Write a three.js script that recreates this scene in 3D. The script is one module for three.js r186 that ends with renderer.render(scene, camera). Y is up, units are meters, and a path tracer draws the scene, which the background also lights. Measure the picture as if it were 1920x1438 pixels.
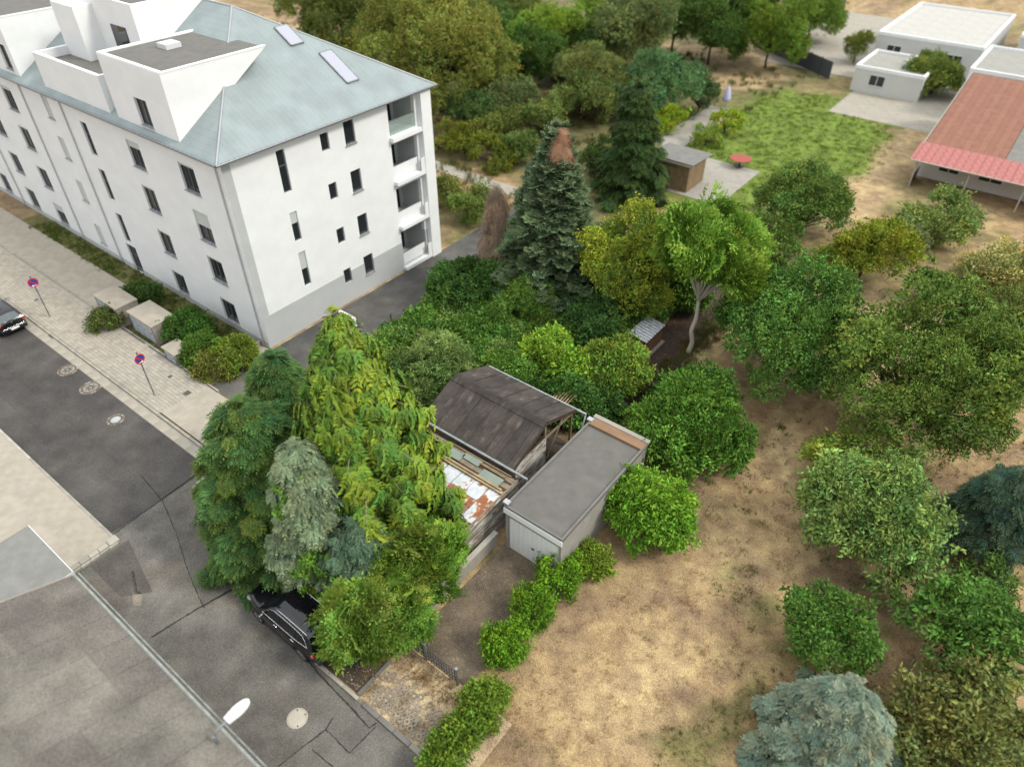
import * as THREE from 'three';
import { mergeGeometries, toCreasedNormals } from 'three/addons/utils/BufferGeometryUtils.js';
import { RoundedBoxGeometry } from 'three/addons/geometries/RoundedBoxGeometry.js';
import { Brush, Evaluator, SUBTRACTION } from 'three-bvh-csg';

// ---------------------------------------------------------------- camera, sky, sun, exposure
// World axes follow the street: x runs along the kerb, -z runs from the street into the plots, y is up. Metres.
const scene = new THREE.Scene();
const camera = new THREE.PerspectiveCamera(56.76, 1024 / 766, 0.5, 900);
camera.rotation.order = 'YXZ';
camera.position.set(0, 26, 0);
camera.focus = 33; camera.userData.fStop = 0.14;
camera.rotation.set(THREE.MathUtils.degToRad(-40), THREE.MathUtils.degToRad(37.8), 0);
scene.add(camera);
const renderer = new THREE.WebGLRenderer({ antialias: true });
renderer.toneMapping = THREE.LinearToneMapping;
renderer.toneMappingExposure = 1.7;
renderer.shadowMap.enabled = true;

function overcastSky() {                                    // an even overcast sky, brighter towards the zenith
  const w = 128, h = 64, d = new Float32Array(w * h * 4);
  for (let j = 0; j < h; j++) for (let i = 0; i < w; i++) {
    const el = ((j + 0.5) / h - 0.5) * Math.PI, s = Math.max(0, Math.sin(el));
    const L = el < 0 ? 0.30 : 0.40 + 0.80 * s;
    const k = (j * w + i) * 4;
    d[k] = L * 0.97; d[k + 1] = L * 1.0; d[k + 2] = L * 1.04; d[k + 3] = 1;
  }
  const t = new THREE.DataTexture(d, w, h, THREE.RGBAFormat, THREE.FloatType);
  t.mapping = THREE.EquirectangularReflectionMapping; t.magFilter = t.minFilter = THREE.LinearFilter; t.needsUpdate = true;
  return t;
}
scene.background = overcastSky();
scene.environment = scene.background;

const sun = new THREE.DirectionalLight(new THREE.Color().setRGB(1, 0.95, 0.86), 1.5);   // the sun behind thin cloud
sun.position.set(70, 95, -62); sun.target.position.set(-18, 0, -28);
sun.castShadow = true; sun.shadow.radius = 22; sun.shadow.mapSize.set(2048, 2048);
Object.assign(sun.shadow.camera, { left: -90, right: 90, top: 90, bottom: -90, near: 1, far: 320 });
scene.add(sun, sun.target);

// ---------------------------------------------------------------- helpers
let seed = 7;
const rnd = () => { seed = (seed + 0x6D2B79F5) | 0; let t = Math.imul(seed ^ (seed >>> 15), 1 | seed); t = (t + Math.imul(t ^ (t >>> 7), 61 | t)) ^ t; return ((t ^ (t >>> 14)) >>> 0) / 4294967296; };
const rr = (a, b) => a + (b - a) * rnd();
const pick = a => a[Math.floor(rnd() * a.length)];
const V = (x, y, z) => new THREE.Vector3(x, y, z);
const RGB = (r, g, b) => new THREE.Color().setRGB(r, g, b);
const clamp = (x, a = 0, b = 1) => Math.min(b, Math.max(a, x));
const smooth = (a, b, x) => { const t = clamp((x - a) / (b - a)); return t * t * (3 - 2 * t); };
const mixN = (a, b, t) => a + (b - a) * t;
const mix3 = (a, b, t) => [mixN(a[0], b[0], t), mixN(a[1], b[1], t), mixN(a[2], b[2], t)];
function hash(x, y, s) { let h = Math.imul(x, 374761393) + Math.imul(y, 668265263) + Math.imul(s, 1274126177); h = Math.imul(h ^ (h >>> 13), 1274126177); return ((h ^ (h >>> 16)) >>> 0) / 4294967296; }
function vnoise(x, y, s = 0, per = 0) {                       // value noise, periodic when per > 0
  const xi = Math.floor(x), yi = Math.floor(y), fx = x - xi, fy = y - yi;
  const m = per ? v => ((v % per) + per) % per : v => v;
  const u = fx * fx * (3 - 2 * fx), v = fy * fy * (3 - 2 * fy);
  const a = hash(m(xi), m(yi), s), b = hash(m(xi + 1), m(yi), s), c = hash(m(xi), m(yi + 1), s), d = hash(m(xi + 1), m(yi + 1), s);
  return a + (b - a) * u + (c - a) * v + (a - b - c + d) * u * v;
}
function fbm(x, y, s = 0, oct = 4, per = 0) { let v = 0, a = 0.5, n = 0; for (let i = 0; i < oct; i++) { v += a * vnoise(x, y, s + i * 17, per); n += a; a *= 0.5; x *= 2; y *= 2; per *= 2; } return v / n; }

const photoF = 1331, tilt = THREE.MathUtils.degToRad(40), yaw = THREE.MathUtils.degToRad(37.8);
function at(px, py, h = 0) {                                  // a pixel of the photograph to the point where its ray is h metres above the ground
  const u = px - 960, v = py - 719, f = photoF * Math.cos(tilt) - v * Math.sin(tilt), up = -photoF * Math.sin(tilt) - v * Math.cos(tilt), t = (h - 26) / up;
  const X = u * t, F = f * t;
  return { x: X * Math.cos(yaw) - F * Math.sin(yaw), z: -(X * Math.sin(yaw) + F * Math.cos(yaw)), depth: Math.cos(tilt) * F - (h - 26) * Math.sin(tilt) };
}

// textures: fn(u, v) -> [r, g, b] sRGB 0..1, tileable
function tex(n, fn, metres, srgb = true) {
  const d = new Uint8Array(n * n * 4);
  for (let j = 0; j < n; j++) for (let i = 0; i < n; i++) { const c = fn(i / n, j / n), k = (j * n + i) * 4; d[k] = clamp(c[0]) * 255; d[k + 1] = clamp(c[1]) * 255; d[k + 2] = clamp(c[2]) * 255; d[k + 3] = 255; }
  const t = new THREE.DataTexture(d, n, n); t.wrapS = t.wrapT = THREE.RepeatWrapping; t.magFilter = THREE.LinearFilter; t.minFilter = THREE.LinearMipmapLinearFilter; t.generateMipmaps = true;
  if (srgb) t.colorSpace = THREE.SRGBColorSpace;
  t.repeat.set(1 / metres, 1 / metres); t.needsUpdate = true; return t;
}
const gray = (n, fn, metres) => tex(n, (u, v) => { const g = fn(u, v); return [g, g, g]; }, metres, false);
const mat = (rgb, o = {}) => new THREE.MeshStandardMaterial({ color: RGB(...rgb), roughness: 0.85, ...o });

// geometry helpers: every one returns a BufferGeometry
const bx = (w, h, d, x = 0, y = 0, z = 0, ry = 0, rx = 0, rz = 0) => { const g = new THREE.BoxGeometry(w, h, d); if (rz) g.rotateZ(rz); if (rx) g.rotateX(rx); if (ry) g.rotateY(ry); return g.translate(x, y, z); };
const rb = (w, h, d, r, x = 0, y = 0, z = 0, ry = 0) => { const g = new RoundedBoxGeometry(w, h, d, 1, r); if (ry) g.rotateY(ry); return g.translate(x, y, z); };
const cyl = (r0, r1, h, seg, x = 0, y = 0, z = 0, rx = 0, rz = 0) => { const g = new THREE.CylinderGeometry(r0, r1, h, seg); if (rx) g.rotateX(rx); if (rz) g.rotateZ(rz); return g.translate(x, y, z); };
function bar(a, b, w, h = w) {                                // a square bar from a to b
  const L = a.distanceTo(b), g = new THREE.BoxGeometry(w, h, L), m = new THREE.Matrix4().lookAt(b, a, Math.abs(b.y - a.y) > 0.98 * L ? V(1, 0, 0) : V(0, 1, 0));
  return g.applyMatrix4(m).translate((a.x + b.x) / 2, (a.y + b.y) / 2, (a.z + b.z) / 2);
}
function rod(a, b, r0, r1 = r0, seg = 6) {
  const L = a.distanceTo(b), g = new THREE.CylinderGeometry(r1, r0, L, seg, 1), q = new THREE.Quaternion().setFromUnitVectors(V(0, 1, 0), b.clone().sub(a).normalize());
  return g.applyQuaternion(q).translate((a.x + b.x) / 2, (a.y + b.y) / 2, (a.z + b.z) / 2);
}
function limb(pts, r0, r1, seg = 6) {                         // a tapered tube through points
  const c = new THREE.CatmullRomCurve3(pts), n = Math.max(3, pts.length * 3), g = new THREE.TubeGeometry(c, n, 1, seg, false), p = g.attributes.position;
  for (let i = 0; i <= n; i++) { const o = c.getPointAt(i / n), r = mixN(r0, r1, i / n); for (let k = 0; k <= seg; k++) { const q = i * (seg + 1) + k; p.setXYZ(q, o.x + (p.getX(q) - o.x) * r, o.y + (p.getY(q) - o.y) * r, o.z + (p.getZ(q) - o.z) * r); } }
  return g;
}
function slabShape(pts, depth) { const s = new THREE.Shape(pts.map(p => new THREE.Vector2(p[0], p[1]))); return new THREE.ExtrudeGeometry(s, { depth, bevelEnabled: false }); }
function metreUV(g) {                                         // uv in metres from the dominant direction of each vertex normal
  const p = g.attributes.position, n = g.attributes.normal, uv = new Float32Array(p.count * 2);
  for (let i = 0; i < p.count; i++) { const ax = Math.abs(n.getX(i)), ay = Math.abs(n.getY(i)), az = Math.abs(n.getZ(i)); if (ay >= ax && ay >= az) { uv[2 * i] = p.getX(i); uv[2 * i + 1] = p.getZ(i); } else if (ax >= az) { uv[2 * i] = p.getZ(i); uv[2 * i + 1] = p.getY(i); } else { uv[2 * i] = p.getX(i); uv[2 * i + 1] = p.getY(i); } }
  g.setAttribute('uv', new THREE.BufferAttribute(uv, 2)); return g;
}
function merged(geos) {
  const l = (Array.isArray(geos) ? geos : [geos]).map(g => { const q = g.index ? g.toNonIndexed() : g; for (const k of Object.keys(q.attributes)) if (!['position', 'normal', 'color'].includes(k)) q.deleteAttribute(k); if (!q.attributes.normal) q.computeVertexNormals(); return q; });
  return metreUV(l.length > 1 ? mergeGeometries(l) : l[0]);
}
const used = {};
function numbered(name) { const n = used[name] = (used[name] ?? -1) + 1; return n ? name + '_' + String(n).padStart(3, '0') : name; }
function obj(name, geos, m, parent = scene) { const o = new THREE.Mesh(merged(geos), m); o.name = parent === scene ? numbered(name) : name; parent.add(o); return o; }
function piece(name, geometry, m, parent, x, y, z, ry = 0) { const o = new THREE.Mesh(geometry, m); o.name = name; o.position.set(x, y, z); o.rotation.y = ry; parent.add(o); return o; }
function tag(o, label, category, group) { o.userData.label = label; o.userData.category = category; if (group) o.userData.group = group; return o; }
function thing(name, label, category, [x, y, z] = [0, 0, 0], turn = 0, group) { const o = new THREE.Group(); o.name = numbered(name); o.position.set(x, y, z); o.rotation.y = turn; scene.add(o); return tag(o, label, category, group); }
function struct(name, label, geos, m, category = 'ground') { const o = obj(name, geos, m); o.userData.kind = 'structure'; return tag(o, label, category); }
const stuff = o => { o.userData.kind = 'stuff'; return o; };
function sheet(x0, x1, z0, z1, y, step, colour) {              // a horizontal sheet with optional vertex colours
  const nx = Math.max(1, Math.ceil((x1 - x0) / step)), nz = Math.max(1, Math.ceil((z1 - z0) / step)), g = new THREE.PlaneGeometry(x1 - x0, z1 - z0, nx, nz).rotateX(-Math.PI / 2).translate((x0 + x1) / 2, y, (z0 + z1) / 2);
  if (colour) { const p = g.attributes.position, c = new Float32Array(p.count * 3); for (let i = 0; i < p.count; i++) c.set(colour(p.getX(i), p.getZ(i)), 3 * i); g.setAttribute('color', new THREE.BufferAttribute(c, 3)); }
  return g;
}
function tint(g, c) { const n = g.attributes.position.count, a = new Float32Array(n * 3); for (let i = 0; i < n; i++) a.set(c, 3 * i); g.setAttribute('color', new THREE.BufferAttribute(a, 3)); return g; }

// ---------------------------------------------------------------- surface textures
const T = {};
T.asphalt = tex(1024, (u, v) => { const f = vnoise(u * 512, v * 512, 1, 512), m = fbm(u * 12, v * 12, 2, 4, 12), l = fbm(u * 3, v * 3, 9, 3, 3); const g = 0.60 + (f - 0.5) * 0.26 + (m - 0.5) * 0.22 + (l - 0.5) * 0.16; return [g * 1.0, g * 0.985, g * 0.96]; }, 9);
T.asphaltBump = gray(512, (u, v) => vnoise(u * 256, v * 256, 3, 256) * 0.7 + vnoise(u * 128, v * 128, 4, 128) * 0.3, 3);
T.concrete = tex(512, (u, v) => { const f = vnoise(u * 256, v * 256, 5, 256), m = fbm(u * 8, v * 8, 6, 5, 8); const g = 0.80 + (f - 0.5) * 0.1 + (m - 0.5) * 0.14; return [g, g * 0.985, g * 0.95]; }, 3);
T.plaster = tex(512, (u, v) => { const m = fbm(u * 6, v * 6, 7, 5, 6), f = vnoise(u * 200, v * 200, 8, 200), s = fbm(u * 40, v * 2.0, 81, 2, 2); const g = 0.945 + (m - 0.5) * 0.05 + (f - 0.5) * 0.03 + (s - 0.5) * 0.02; return [g, g, g * 0.995]; }, 4);
T.ground = tex(1024, (u, v) => {
  const f = vnoise(u * 420, v * 420, 11, 420), st = vnoise(u * 300 + vnoise(u * 20, v * 20, 12, 20) * 30, v * 90, 13), m = fbm(u * 14, v * 14, 14, 4, 14), l = fbm(u * 5, v * 5, 15, 3, 5);
  const g = 0.70 + (f - 0.5) * 0.34 + (st - 0.5) * 0.10 + (m - 0.5) * 0.30 + (l - 0.5) * 0.12; return [g, g * (0.985 + 0.05 * (m - 0.5)), g * 0.95];
}, 7);
T.gravel = tex(1024, (u, v) => { const f = vnoise(u * 330, v * 330, 21, 330), p = vnoise(u * 170, v * 170, 22, 170), m = fbm(u * 8, v * 8, 23, 4, 8); const g = 0.58 + (f - 0.5) * 0.36 + (m - 0.5) * 0.3 + (p > 0.86 ? 0.3 : 0); return [g, g * 0.95, g * 0.88]; }, 4);
T.felt = tex(1024, (u, v) => { const f = vnoise(u * 500, v * 500, 31, 500), m = fbm(u * 9, v * 9, 32, 5, 9), s = fbm(u * 60, v * 7, 33, 3, 7), w = smooth(0.60, 0.74, fbm(u * 14, v * 5, 34, 4, 0)); const g = 0.50 + (f - 0.5) * 0.18 + (m - 0.5) * 0.26 + (s - 0.5) * 0.16 + w * 0.13; return [g * 1.03, g * 0.985, g * 0.94]; }, 3);
T.tin = tex(1024, (u, v) => {                                 // flaking white paint over rust
  const m = fbm(u * 5 + 3, v * 5, 41, 6, 0), b = fbm(u * 26, v * 26, 42, 4, 26), d = fbm(u * 9, v * 9, 43, 4, 9), f = vnoise(u * 300, v * 300, 44, 300);
  const rust = mix3([0.52, 0.30, 0.19], [0.68, 0.42, 0.24], d), dark = mix3(rust, [0.30, 0.24, 0.20], smooth(0.56, 0.72, b * 0.5 + d * 0.5));
  const paint = [0.80 + (b - 0.5) * 0.16, 0.82 + (b - 0.5) * 0.16, 0.83 + (b - 0.5) * 0.14], halo = smooth(0.44, 0.50, m + (b - 0.5) * 0.18);
  const c = mix3(dark, paint, halo), y = smooth(0.40, 0.45, m + (b - 0.5) * 0.18) * (1 - halo); const e = mix3(c, [0.74, 0.56, 0.38], y * 0.7), n = (f - 0.5) * 0.08; return [e[0] + n, e[1] + n, e[2] + n];
}, 3.1);
T.wood = tex(512, (u, v) => { const g = fbm(u * 4, v * 60, 51, 4, 4), k = vnoise(u * 8, v * 240, 52, 8), l = fbm(u * 5, v * 5, 53, 3, 5); const c = 0.72 + (g - 0.5) * 0.4 + (k - 0.5) * 0.12 + (l - 0.5) * 0.2; return [c, c * 0.95, c * 0.86]; }, 1.4);
T.peel = tex(512, (u, v) => { const m = fbm(u * 5, v * 44, 61, 4, 0), l = fbm(u * 6, v * 6, 63, 4, 6), g = fbm(u * 5, v * 80, 62, 3, 5), p = smooth(0.38, 0.5, m * 0.7 + l * 0.3); const w = 0.44 + (g - 0.5) * 0.3, q = 0.74 + (l - 0.5) * 0.2; return mix3([w, w * 0.9, w * 0.82], [q, q * 0.985, q * 0.95], p); }, 2.2);
T.bark = tex(256, (u, v) => { const g = fbm(u * 24, v * 5, 71, 4, 0), l = fbm(u * 4, v * 4, 72, 3, 4); const c = 0.6 + (g - 0.5) * 0.6 + (l - 0.5) * 0.3; return [c, c * 0.94, c * 0.86]; }, 0.9);
T.zinc = tex(512, (u, v) => { const m = fbm(u * 5, v * 5, 91, 5, 5), f = vnoise(u * 180, v * 180, 92, 180), c = (v * 12) % 1; const g = 0.80 + (m - 0.5) * 0.12 + (f - 0.5) * 0.05 - (c < 0.06 ? 0.06 : 0); return [g * 0.97, g * 1.0, g * 1.0]; }, 4);
T.metal = tex(256, (u, v) => { const m = fbm(u * 9, v * 9, 95, 4, 9), f = vnoise(u * 120, v * 120, 96, 120); const g = 0.8 + (m - 0.5) * 0.3 + (f - 0.5) * 0.1; return [g, g, g]; }, 0.8);

const M = {
  asphaltOld: mat([0.45, 0.434, 0.398], { map: T.asphalt, vertexColors: true, bumpMap: T.asphaltBump, bumpScale: 0.006, roughness: 0.93 }),
  asphaltNew: mat([0.25, 0.241, 0.234], { map: T.asphalt, vertexColors: true, bumpMap: T.asphaltBump, bumpScale: 0.004, roughness: 0.9 }),
  tar: mat([0.022, 0.021, 0.020], { roughness: 0.7 }),
  concrete: mat([0.52, 0.49, 0.43], { map: T.concrete }), kerb: mat([0.48, 0.46, 0.42], { map: T.concrete }), kerbPale: mat([0.62, 0.60, 0.55], { map: T.concrete }), kerbGrey: mat([0.27, 0.27, 0.265], { map: T.concrete }),
  apron: mat([0.56, 0.515, 0.445], { map: T.concrete }),
  white: mat([0.84, 0.85, 0.85], { map: T.plaster, roughness: 0.95 }), plinth: mat([0.50, 0.515, 0.515], { map: T.plaster, roughness: 0.95 }),
  roofZinc: mat([0.41, 0.455, 0.45], { map: T.zinc, roughness: 0.55 }), roofFlat: mat([0.22, 0.215, 0.205], { map: T.concrete }),
  frame: mat([0.60, 0.61, 0.61], { roughness: 0.5 }), frameDark: mat([0.10, 0.105, 0.11], { roughness: 0.5 }), shutter: mat([0.50, 0.53, 0.50], { roughness: 0.7 }),
  glass: new THREE.MeshPhysicalMaterial({ color: RGB(0.020, 0.024, 0.027), roughness: 0.06, specularIntensity: 1 }),
  glassRail: new THREE.MeshPhysicalMaterial({ color: RGB(0.75, 0.84, 0.80), roughness: 0.08, transmission: 0.8, thickness: 0 }),
  felt: mat([0.215, 0.192, 0.175], { map: T.felt, roughness: 0.92 }), feltB: mat([0.24, 0.215, 0.195], { map: T.felt, roughness: 0.92 }), feltC: mat([0.185, 0.167, 0.152], { map: T.felt, roughness: 0.92 }),
  tin: mat([0.85, 0.85, 0.85], { map: T.tin, roughness: 0.6 }), zincBright: mat([0.62, 0.64, 0.65], { map: T.metal, roughness: 0.4, metalness: 0.35 }),
  wood: mat([0.42, 0.33, 0.21], { map: T.wood }), woodPale: mat([0.66, 0.55, 0.37], { map: T.wood }), woodGrey: mat([0.42, 0.38, 0.32], { map: T.wood }), woodDark: mat([0.50, 0.40, 0.29], { map: T.wood }),
  peel: mat([0.78, 0.77, 0.75], { map: T.peel }), greenSheet: mat([0.30, 0.37, 0.32], { map: T.concrete, roughness: 0.4 }),
  brown: mat([0.12, 0.07, 0.05], { map: T.wood }), bark: mat([0.22, 0.17, 0.125], { map: T.bark }), barkPale: mat([0.52, 0.47, 0.38], { bumpMap: T.bark, bumpScale: 0.01 }), barkTwig: mat([0.36, 0.29, 0.205], { bumpMap: T.bark, bumpScale: 0.004 }),
  galv: mat([0.36, 0.38, 0.39], { map: T.metal, roughness: 0.45, metalness: 0.5 }), ironDark: mat([0.075, 0.078, 0.08], { roughness: 0.55, metalness: 0.3 }), castIron: mat([0.17, 0.155, 0.14], { map: T.metal, roughness: 0.7, metalness: 0.3 }),
  gravel: mat([0.42, 0.36, 0.28], { map: T.gravel }), gravelDark: mat([0.20, 0.165, 0.135], { map: T.gravel }), soil: mat([0.16, 0.105, 0.07], { map: T.gravel }),
};

// ---------------------------------------------------------------- ground
const inBox = (x, z, x0, x1, z0, z1, e = 0.5) => smooth(x0 - e, x0 + e, x) * (1 - smooth(x1 - e, x1 + e, x)) * smooth(z0 - e, z0 + e, z) * (1 - smooth(z1 - e, z1 + e, z));
const inEll = (x, z, cx, cz, a, b, e = 0.15) => 1 - smooth(1 - e, 1 + e, Math.hypot((x - cx) / a, (z - cz) / b) + (fbm(x * 0.5, z * 0.5, 301, 3) - 0.5) * 0.5);
const DRY = [0.71, 0.50, 0.265], DRY2 = [0.76, 0.565, 0.315], WEED = [0.24, 0.25, 0.075], LAWN = [0.27, 0.40, 0.05], MOSS = [0.30, 0.33, 0.12], EARTH = [0.50, 0.35, 0.215], OLIVE = [0.33, 0.30, 0.11];
function groundColour(x, z) {
  const wx = x + (fbm(x * 0.3, z * 0.3, 310, 3) - 0.5) * 3, wz = z + (fbm(x * 0.3, z * 0.3, 320, 3) - 0.5) * 3;
  let c = mix3(DRY, DRY2, smooth(0.35, 0.65, fbm(x * 0.25, z * 0.25, 303, 4)));
  c = mix3(c, WEED, 0.75 * smooth(0.60, 0.74, fbm(x * 0.55 + 7, z * 0.55, 304, 5)));
  c = mix3(c, OLIVE, 0.6 * smooth(0.52, 0.66, fbm(x * 0.12 + 3, z * 0.12, 305, 4)) * smooth(-34, -50, z));
  c = mix3(c, EARTH, 0.8 * smooth(0.57, 0.68, fbm(x * 0.35 + 90, z * 0.35, 306, 4)));
  c = mix3(c, mix3(EARTH, MOSS, smooth(0.4, 0.6, fbm(x * 0.6, z * 0.6, 307, 4))), 0.9 * inBox(wx, wz, -28, -14.2, -46, -9.2));
  c = mix3(c, EARTH, 0.7 * inBox(wx, wz, -19, -13, -32, -23));
  c = mix3(c, WEED, 0.9 * inBox(x, z, -62, -33, -18.2, -13.9, 0.15));
  c = mix3(c, [0.24, 0.235, 0.085], 0.85 * inBox(wx, wz, -80, -24, -120, -36, 3));
  c = mix3(c, DRY2, inEll(x, z, -46, -52, 7, 4));
  c = mix3(c, DRY, inEll(x, z, -37.5, -43, 5, 4));
  c = mix3(c, DRY2, inEll(x, z, -38, -87, 10, 9));
  c = mix3(c, LAWN, inEll(x, z, -20.5, -69, 9.5, 17));
  c = mix3(c, DRY2, inBox(wx, wz, -12.8, -9.3, -90, -52, 0.8));
  return c;
}
{
  const axis = (lo, hi, step, reach) => { const a = []; for (let v = lo; v <= hi + 1e-6; v += step) a.push(v); let d = step, v = hi; while (v < reach[1]) { d *= 1.18; v += d; a.push(v); } d = step; v = lo; while (v > reach[0]) { d *= 1.18; v -= d; a.unshift(v); } return a; };
  const xs = axis(-64, 14, 0.5, [-420, 320]), zs = axis(-96, 6, 0.5, [-560, 200]), pos = [], col = [], idx = [];
  for (const z of zs) for (const x of xs) { pos.push(x, -0.03 + 0.02 * (vnoise(x * 0.7, z * 0.7, 330) - 0.5), z); col.push(...groundColour(x, z)); }
  const nx = xs.length; for (let j = 0; j < zs.length - 1; j++) for (let i = 0; i < nx - 1; i++) { const a = j * nx + i; idx.push(a, a + nx, a + 1, a + 1, a + nx, a + nx + 1); }
  const g = new THREE.BufferGeometry(); g.setAttribute('position', new THREE.Float32BufferAttribute(pos, 3)); g.setAttribute('color', new THREE.Float32BufferAttribute(col, 3)); g.setIndex(idx); g.computeVertexNormals();
  struct('ground', 'dry tan grassland and garden soil under everything', g, mat([1, 1, 1], { map: T.ground, vertexColors: true, bumpMap: T.ground, bumpScale: 0.03, roughness: 1 }), 'ground');
}

// ---------------------------------------------------------------- roads
const roadTone = (x, z) => { const a = fbm(x * 0.5, z * 0.5, 340, 4), b = fbm(x * 0.12, z * 0.9, 341, 3), c = fbm(x * 1.7, z * 1.7, 342, 3); const g = 0.90 + (a - 0.5) * 0.46 + (b - 0.5) * 0.34 + (c - 0.5) * 0.22; const dust = smooth(0.52, 0.72, fbm(x * 0.32 + 5, z * 0.32, 343, 4)); return [g * (1 + 0.10 * dust), g * (1 + 0.05 * dust), g * (1 - 0.02 * dust)]; };
const oldRoad = struct('old_road', 'worn pale grey asphalt of the lower street with tar seams', [sheet(-26.9, -14.6, -10.0, 9, 0.0, 0.3, roadTone), sheet(-14.6, 40, -6.5, 9, 0.0, 0.3, roadTone)], M.asphaltOld, 'road');
const newRoad = struct('new_road', 'smooth dark grey asphalt street beside the paved footpath', sheet(-150, -26.93, -10.0, -4.85, 0.004, 0.4, (x, z) => { const g = 0.80 + (fbm(x * 0.25, z * 0.9, 350, 4) - 0.5) * 0.26 + (fbm(x * 1.3, z * 1.3, 351, 3) - 0.5) * 0.12; return [g, g * 0.985, g * 0.97]; }), M.asphaltNew, 'road');
function seam(pts, w, parent = oldRoad, y = 0.004) {            // a poured tar joint: a thin wobbling strip
  const pos = [], idx = []; let k = 0; const dense = [];
  for (let i = 0; i < pts.length - 1; i++) { const n = Math.max(2, Math.ceil(Math.hypot(pts[i + 1][0] - pts[i][0], pts[i + 1][1] - pts[i][1]) / 0.12)); for (let j = 0; j < n; j++) dense.push([mixN(pts[i][0], pts[i + 1][0], j / n), mixN(pts[i][1], pts[i + 1][1], j / n)]); }
  dense.push(pts[pts.length - 1]);
  dense.forEach((p, i) => { const q = dense[Math.min(i + 1, dense.length - 1)], o = dense[Math.max(i - 1, 0)], L = Math.hypot(q[0] - o[0], q[1] - o[1]) || 1, nx = -(q[1] - o[1]) / L, nz = (q[0] - o[0]) / L, j = (rnd() - 0.5) * 0.025, ww = w * rr(0.45, 1.1) / 2; pos.push(p[0] + nx * (ww + j), y, p[1] + nz * (ww + j), p[0] - nx * (ww - j), y, p[1] - nz * (ww - j)); if (i) { idx.push(k - 2, k - 1, k, k, k - 1, k + 1); } k += 2; });
  const g = new THREE.BufferGeometry(); g.setAttribute('position', new THREE.Float32BufferAttribute(pos, 3)); g.setIndex(idx); g.computeVertexNormals(); return obj('tar_seam', g, M.tar, parent);
}
const pxPath = (...l) => l.map(([x, y]) => { const p = at(x, y); return [p.x, p.z]; });
seam(pxPath([214, 1000], [375, 884], [440, 842]), 0.09);
seam(pxPath([283, 1195], [372, 1140], [470, 1086], [520, 1062]), 0.1);
seam(pxPath([303, 938], [330, 1000], [348, 1060], [372, 1120], [383, 1140]), 0.05);
seam(pxPath([262, 890], [303, 938]), 0.045);
seam(pxPath([566, 1225], [596, 1262], [640, 1308], [692, 1365], [706, 1356]), 0.07);
seam(pxPath([520, 1438], [610, 1368], [625, 1345]), 0.06);
seam(pxPath([610, 1368], [655, 1412], [705, 1362]), 0.05);
seam(pxPath([585, 1405], [625, 1440]), 0.05);
seam([[-60, -7.4], [-40, -7.38], [-29, -7.45]], 0.02, newRoad, 0.008);
seam([[-70, -6.1], [-48, -6.15], [-36, -6.1]], 0.02, newRoad, 0.008);
function patch(name, pts, tone, parent) { const s = new THREE.Shape(pts.map(p => new THREE.Vector2(p[0], -p[1]))); const g = new THREE.ShapeGeometry(s).rotateX(-Math.PI / 2).translate(0, 0.004, 0); return obj(name, tint(g.toNonIndexed(), tone), M.asphaltOld, parent); }
patch('asphalt_patch', pxPath([520, 1438], [610, 1368], [655, 1412], [705, 1362], [830, 1460], [640, 1520]), [0.93, 0.93, 0.92], oldRoad);
patch('asphalt_patch', pxPath([303, 940], [332, 1002], [350, 1060], [383, 1138], [480, 1082], [560, 960], [420, 880]), [0.84, 0.82, 0.80], oldRoad);
patch('asphalt_patch', pxPath([168, 1062], [240, 1012], [285, 1110], [225, 1120]), [0.66, 0.64, 0.63], oldRoad);
patch('concrete_scar', pxPath([244, 1072], [250, 1070], [257, 1108], [266, 1112], [264, 1136], [249, 1134], [246, 1110]), [1.55, 1.46, 1.32], oldRoad);
struct('gravel_shoulder', 'brown gravelly earth strip beside the parked black car', [sheet(-26.8, -14.3, -13.6, -10.0, 0.004, 1), sheet(-17.5, -12.55, -9.3, -6.64, 0.004, 1)], M.gravelDark, 'path');

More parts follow.
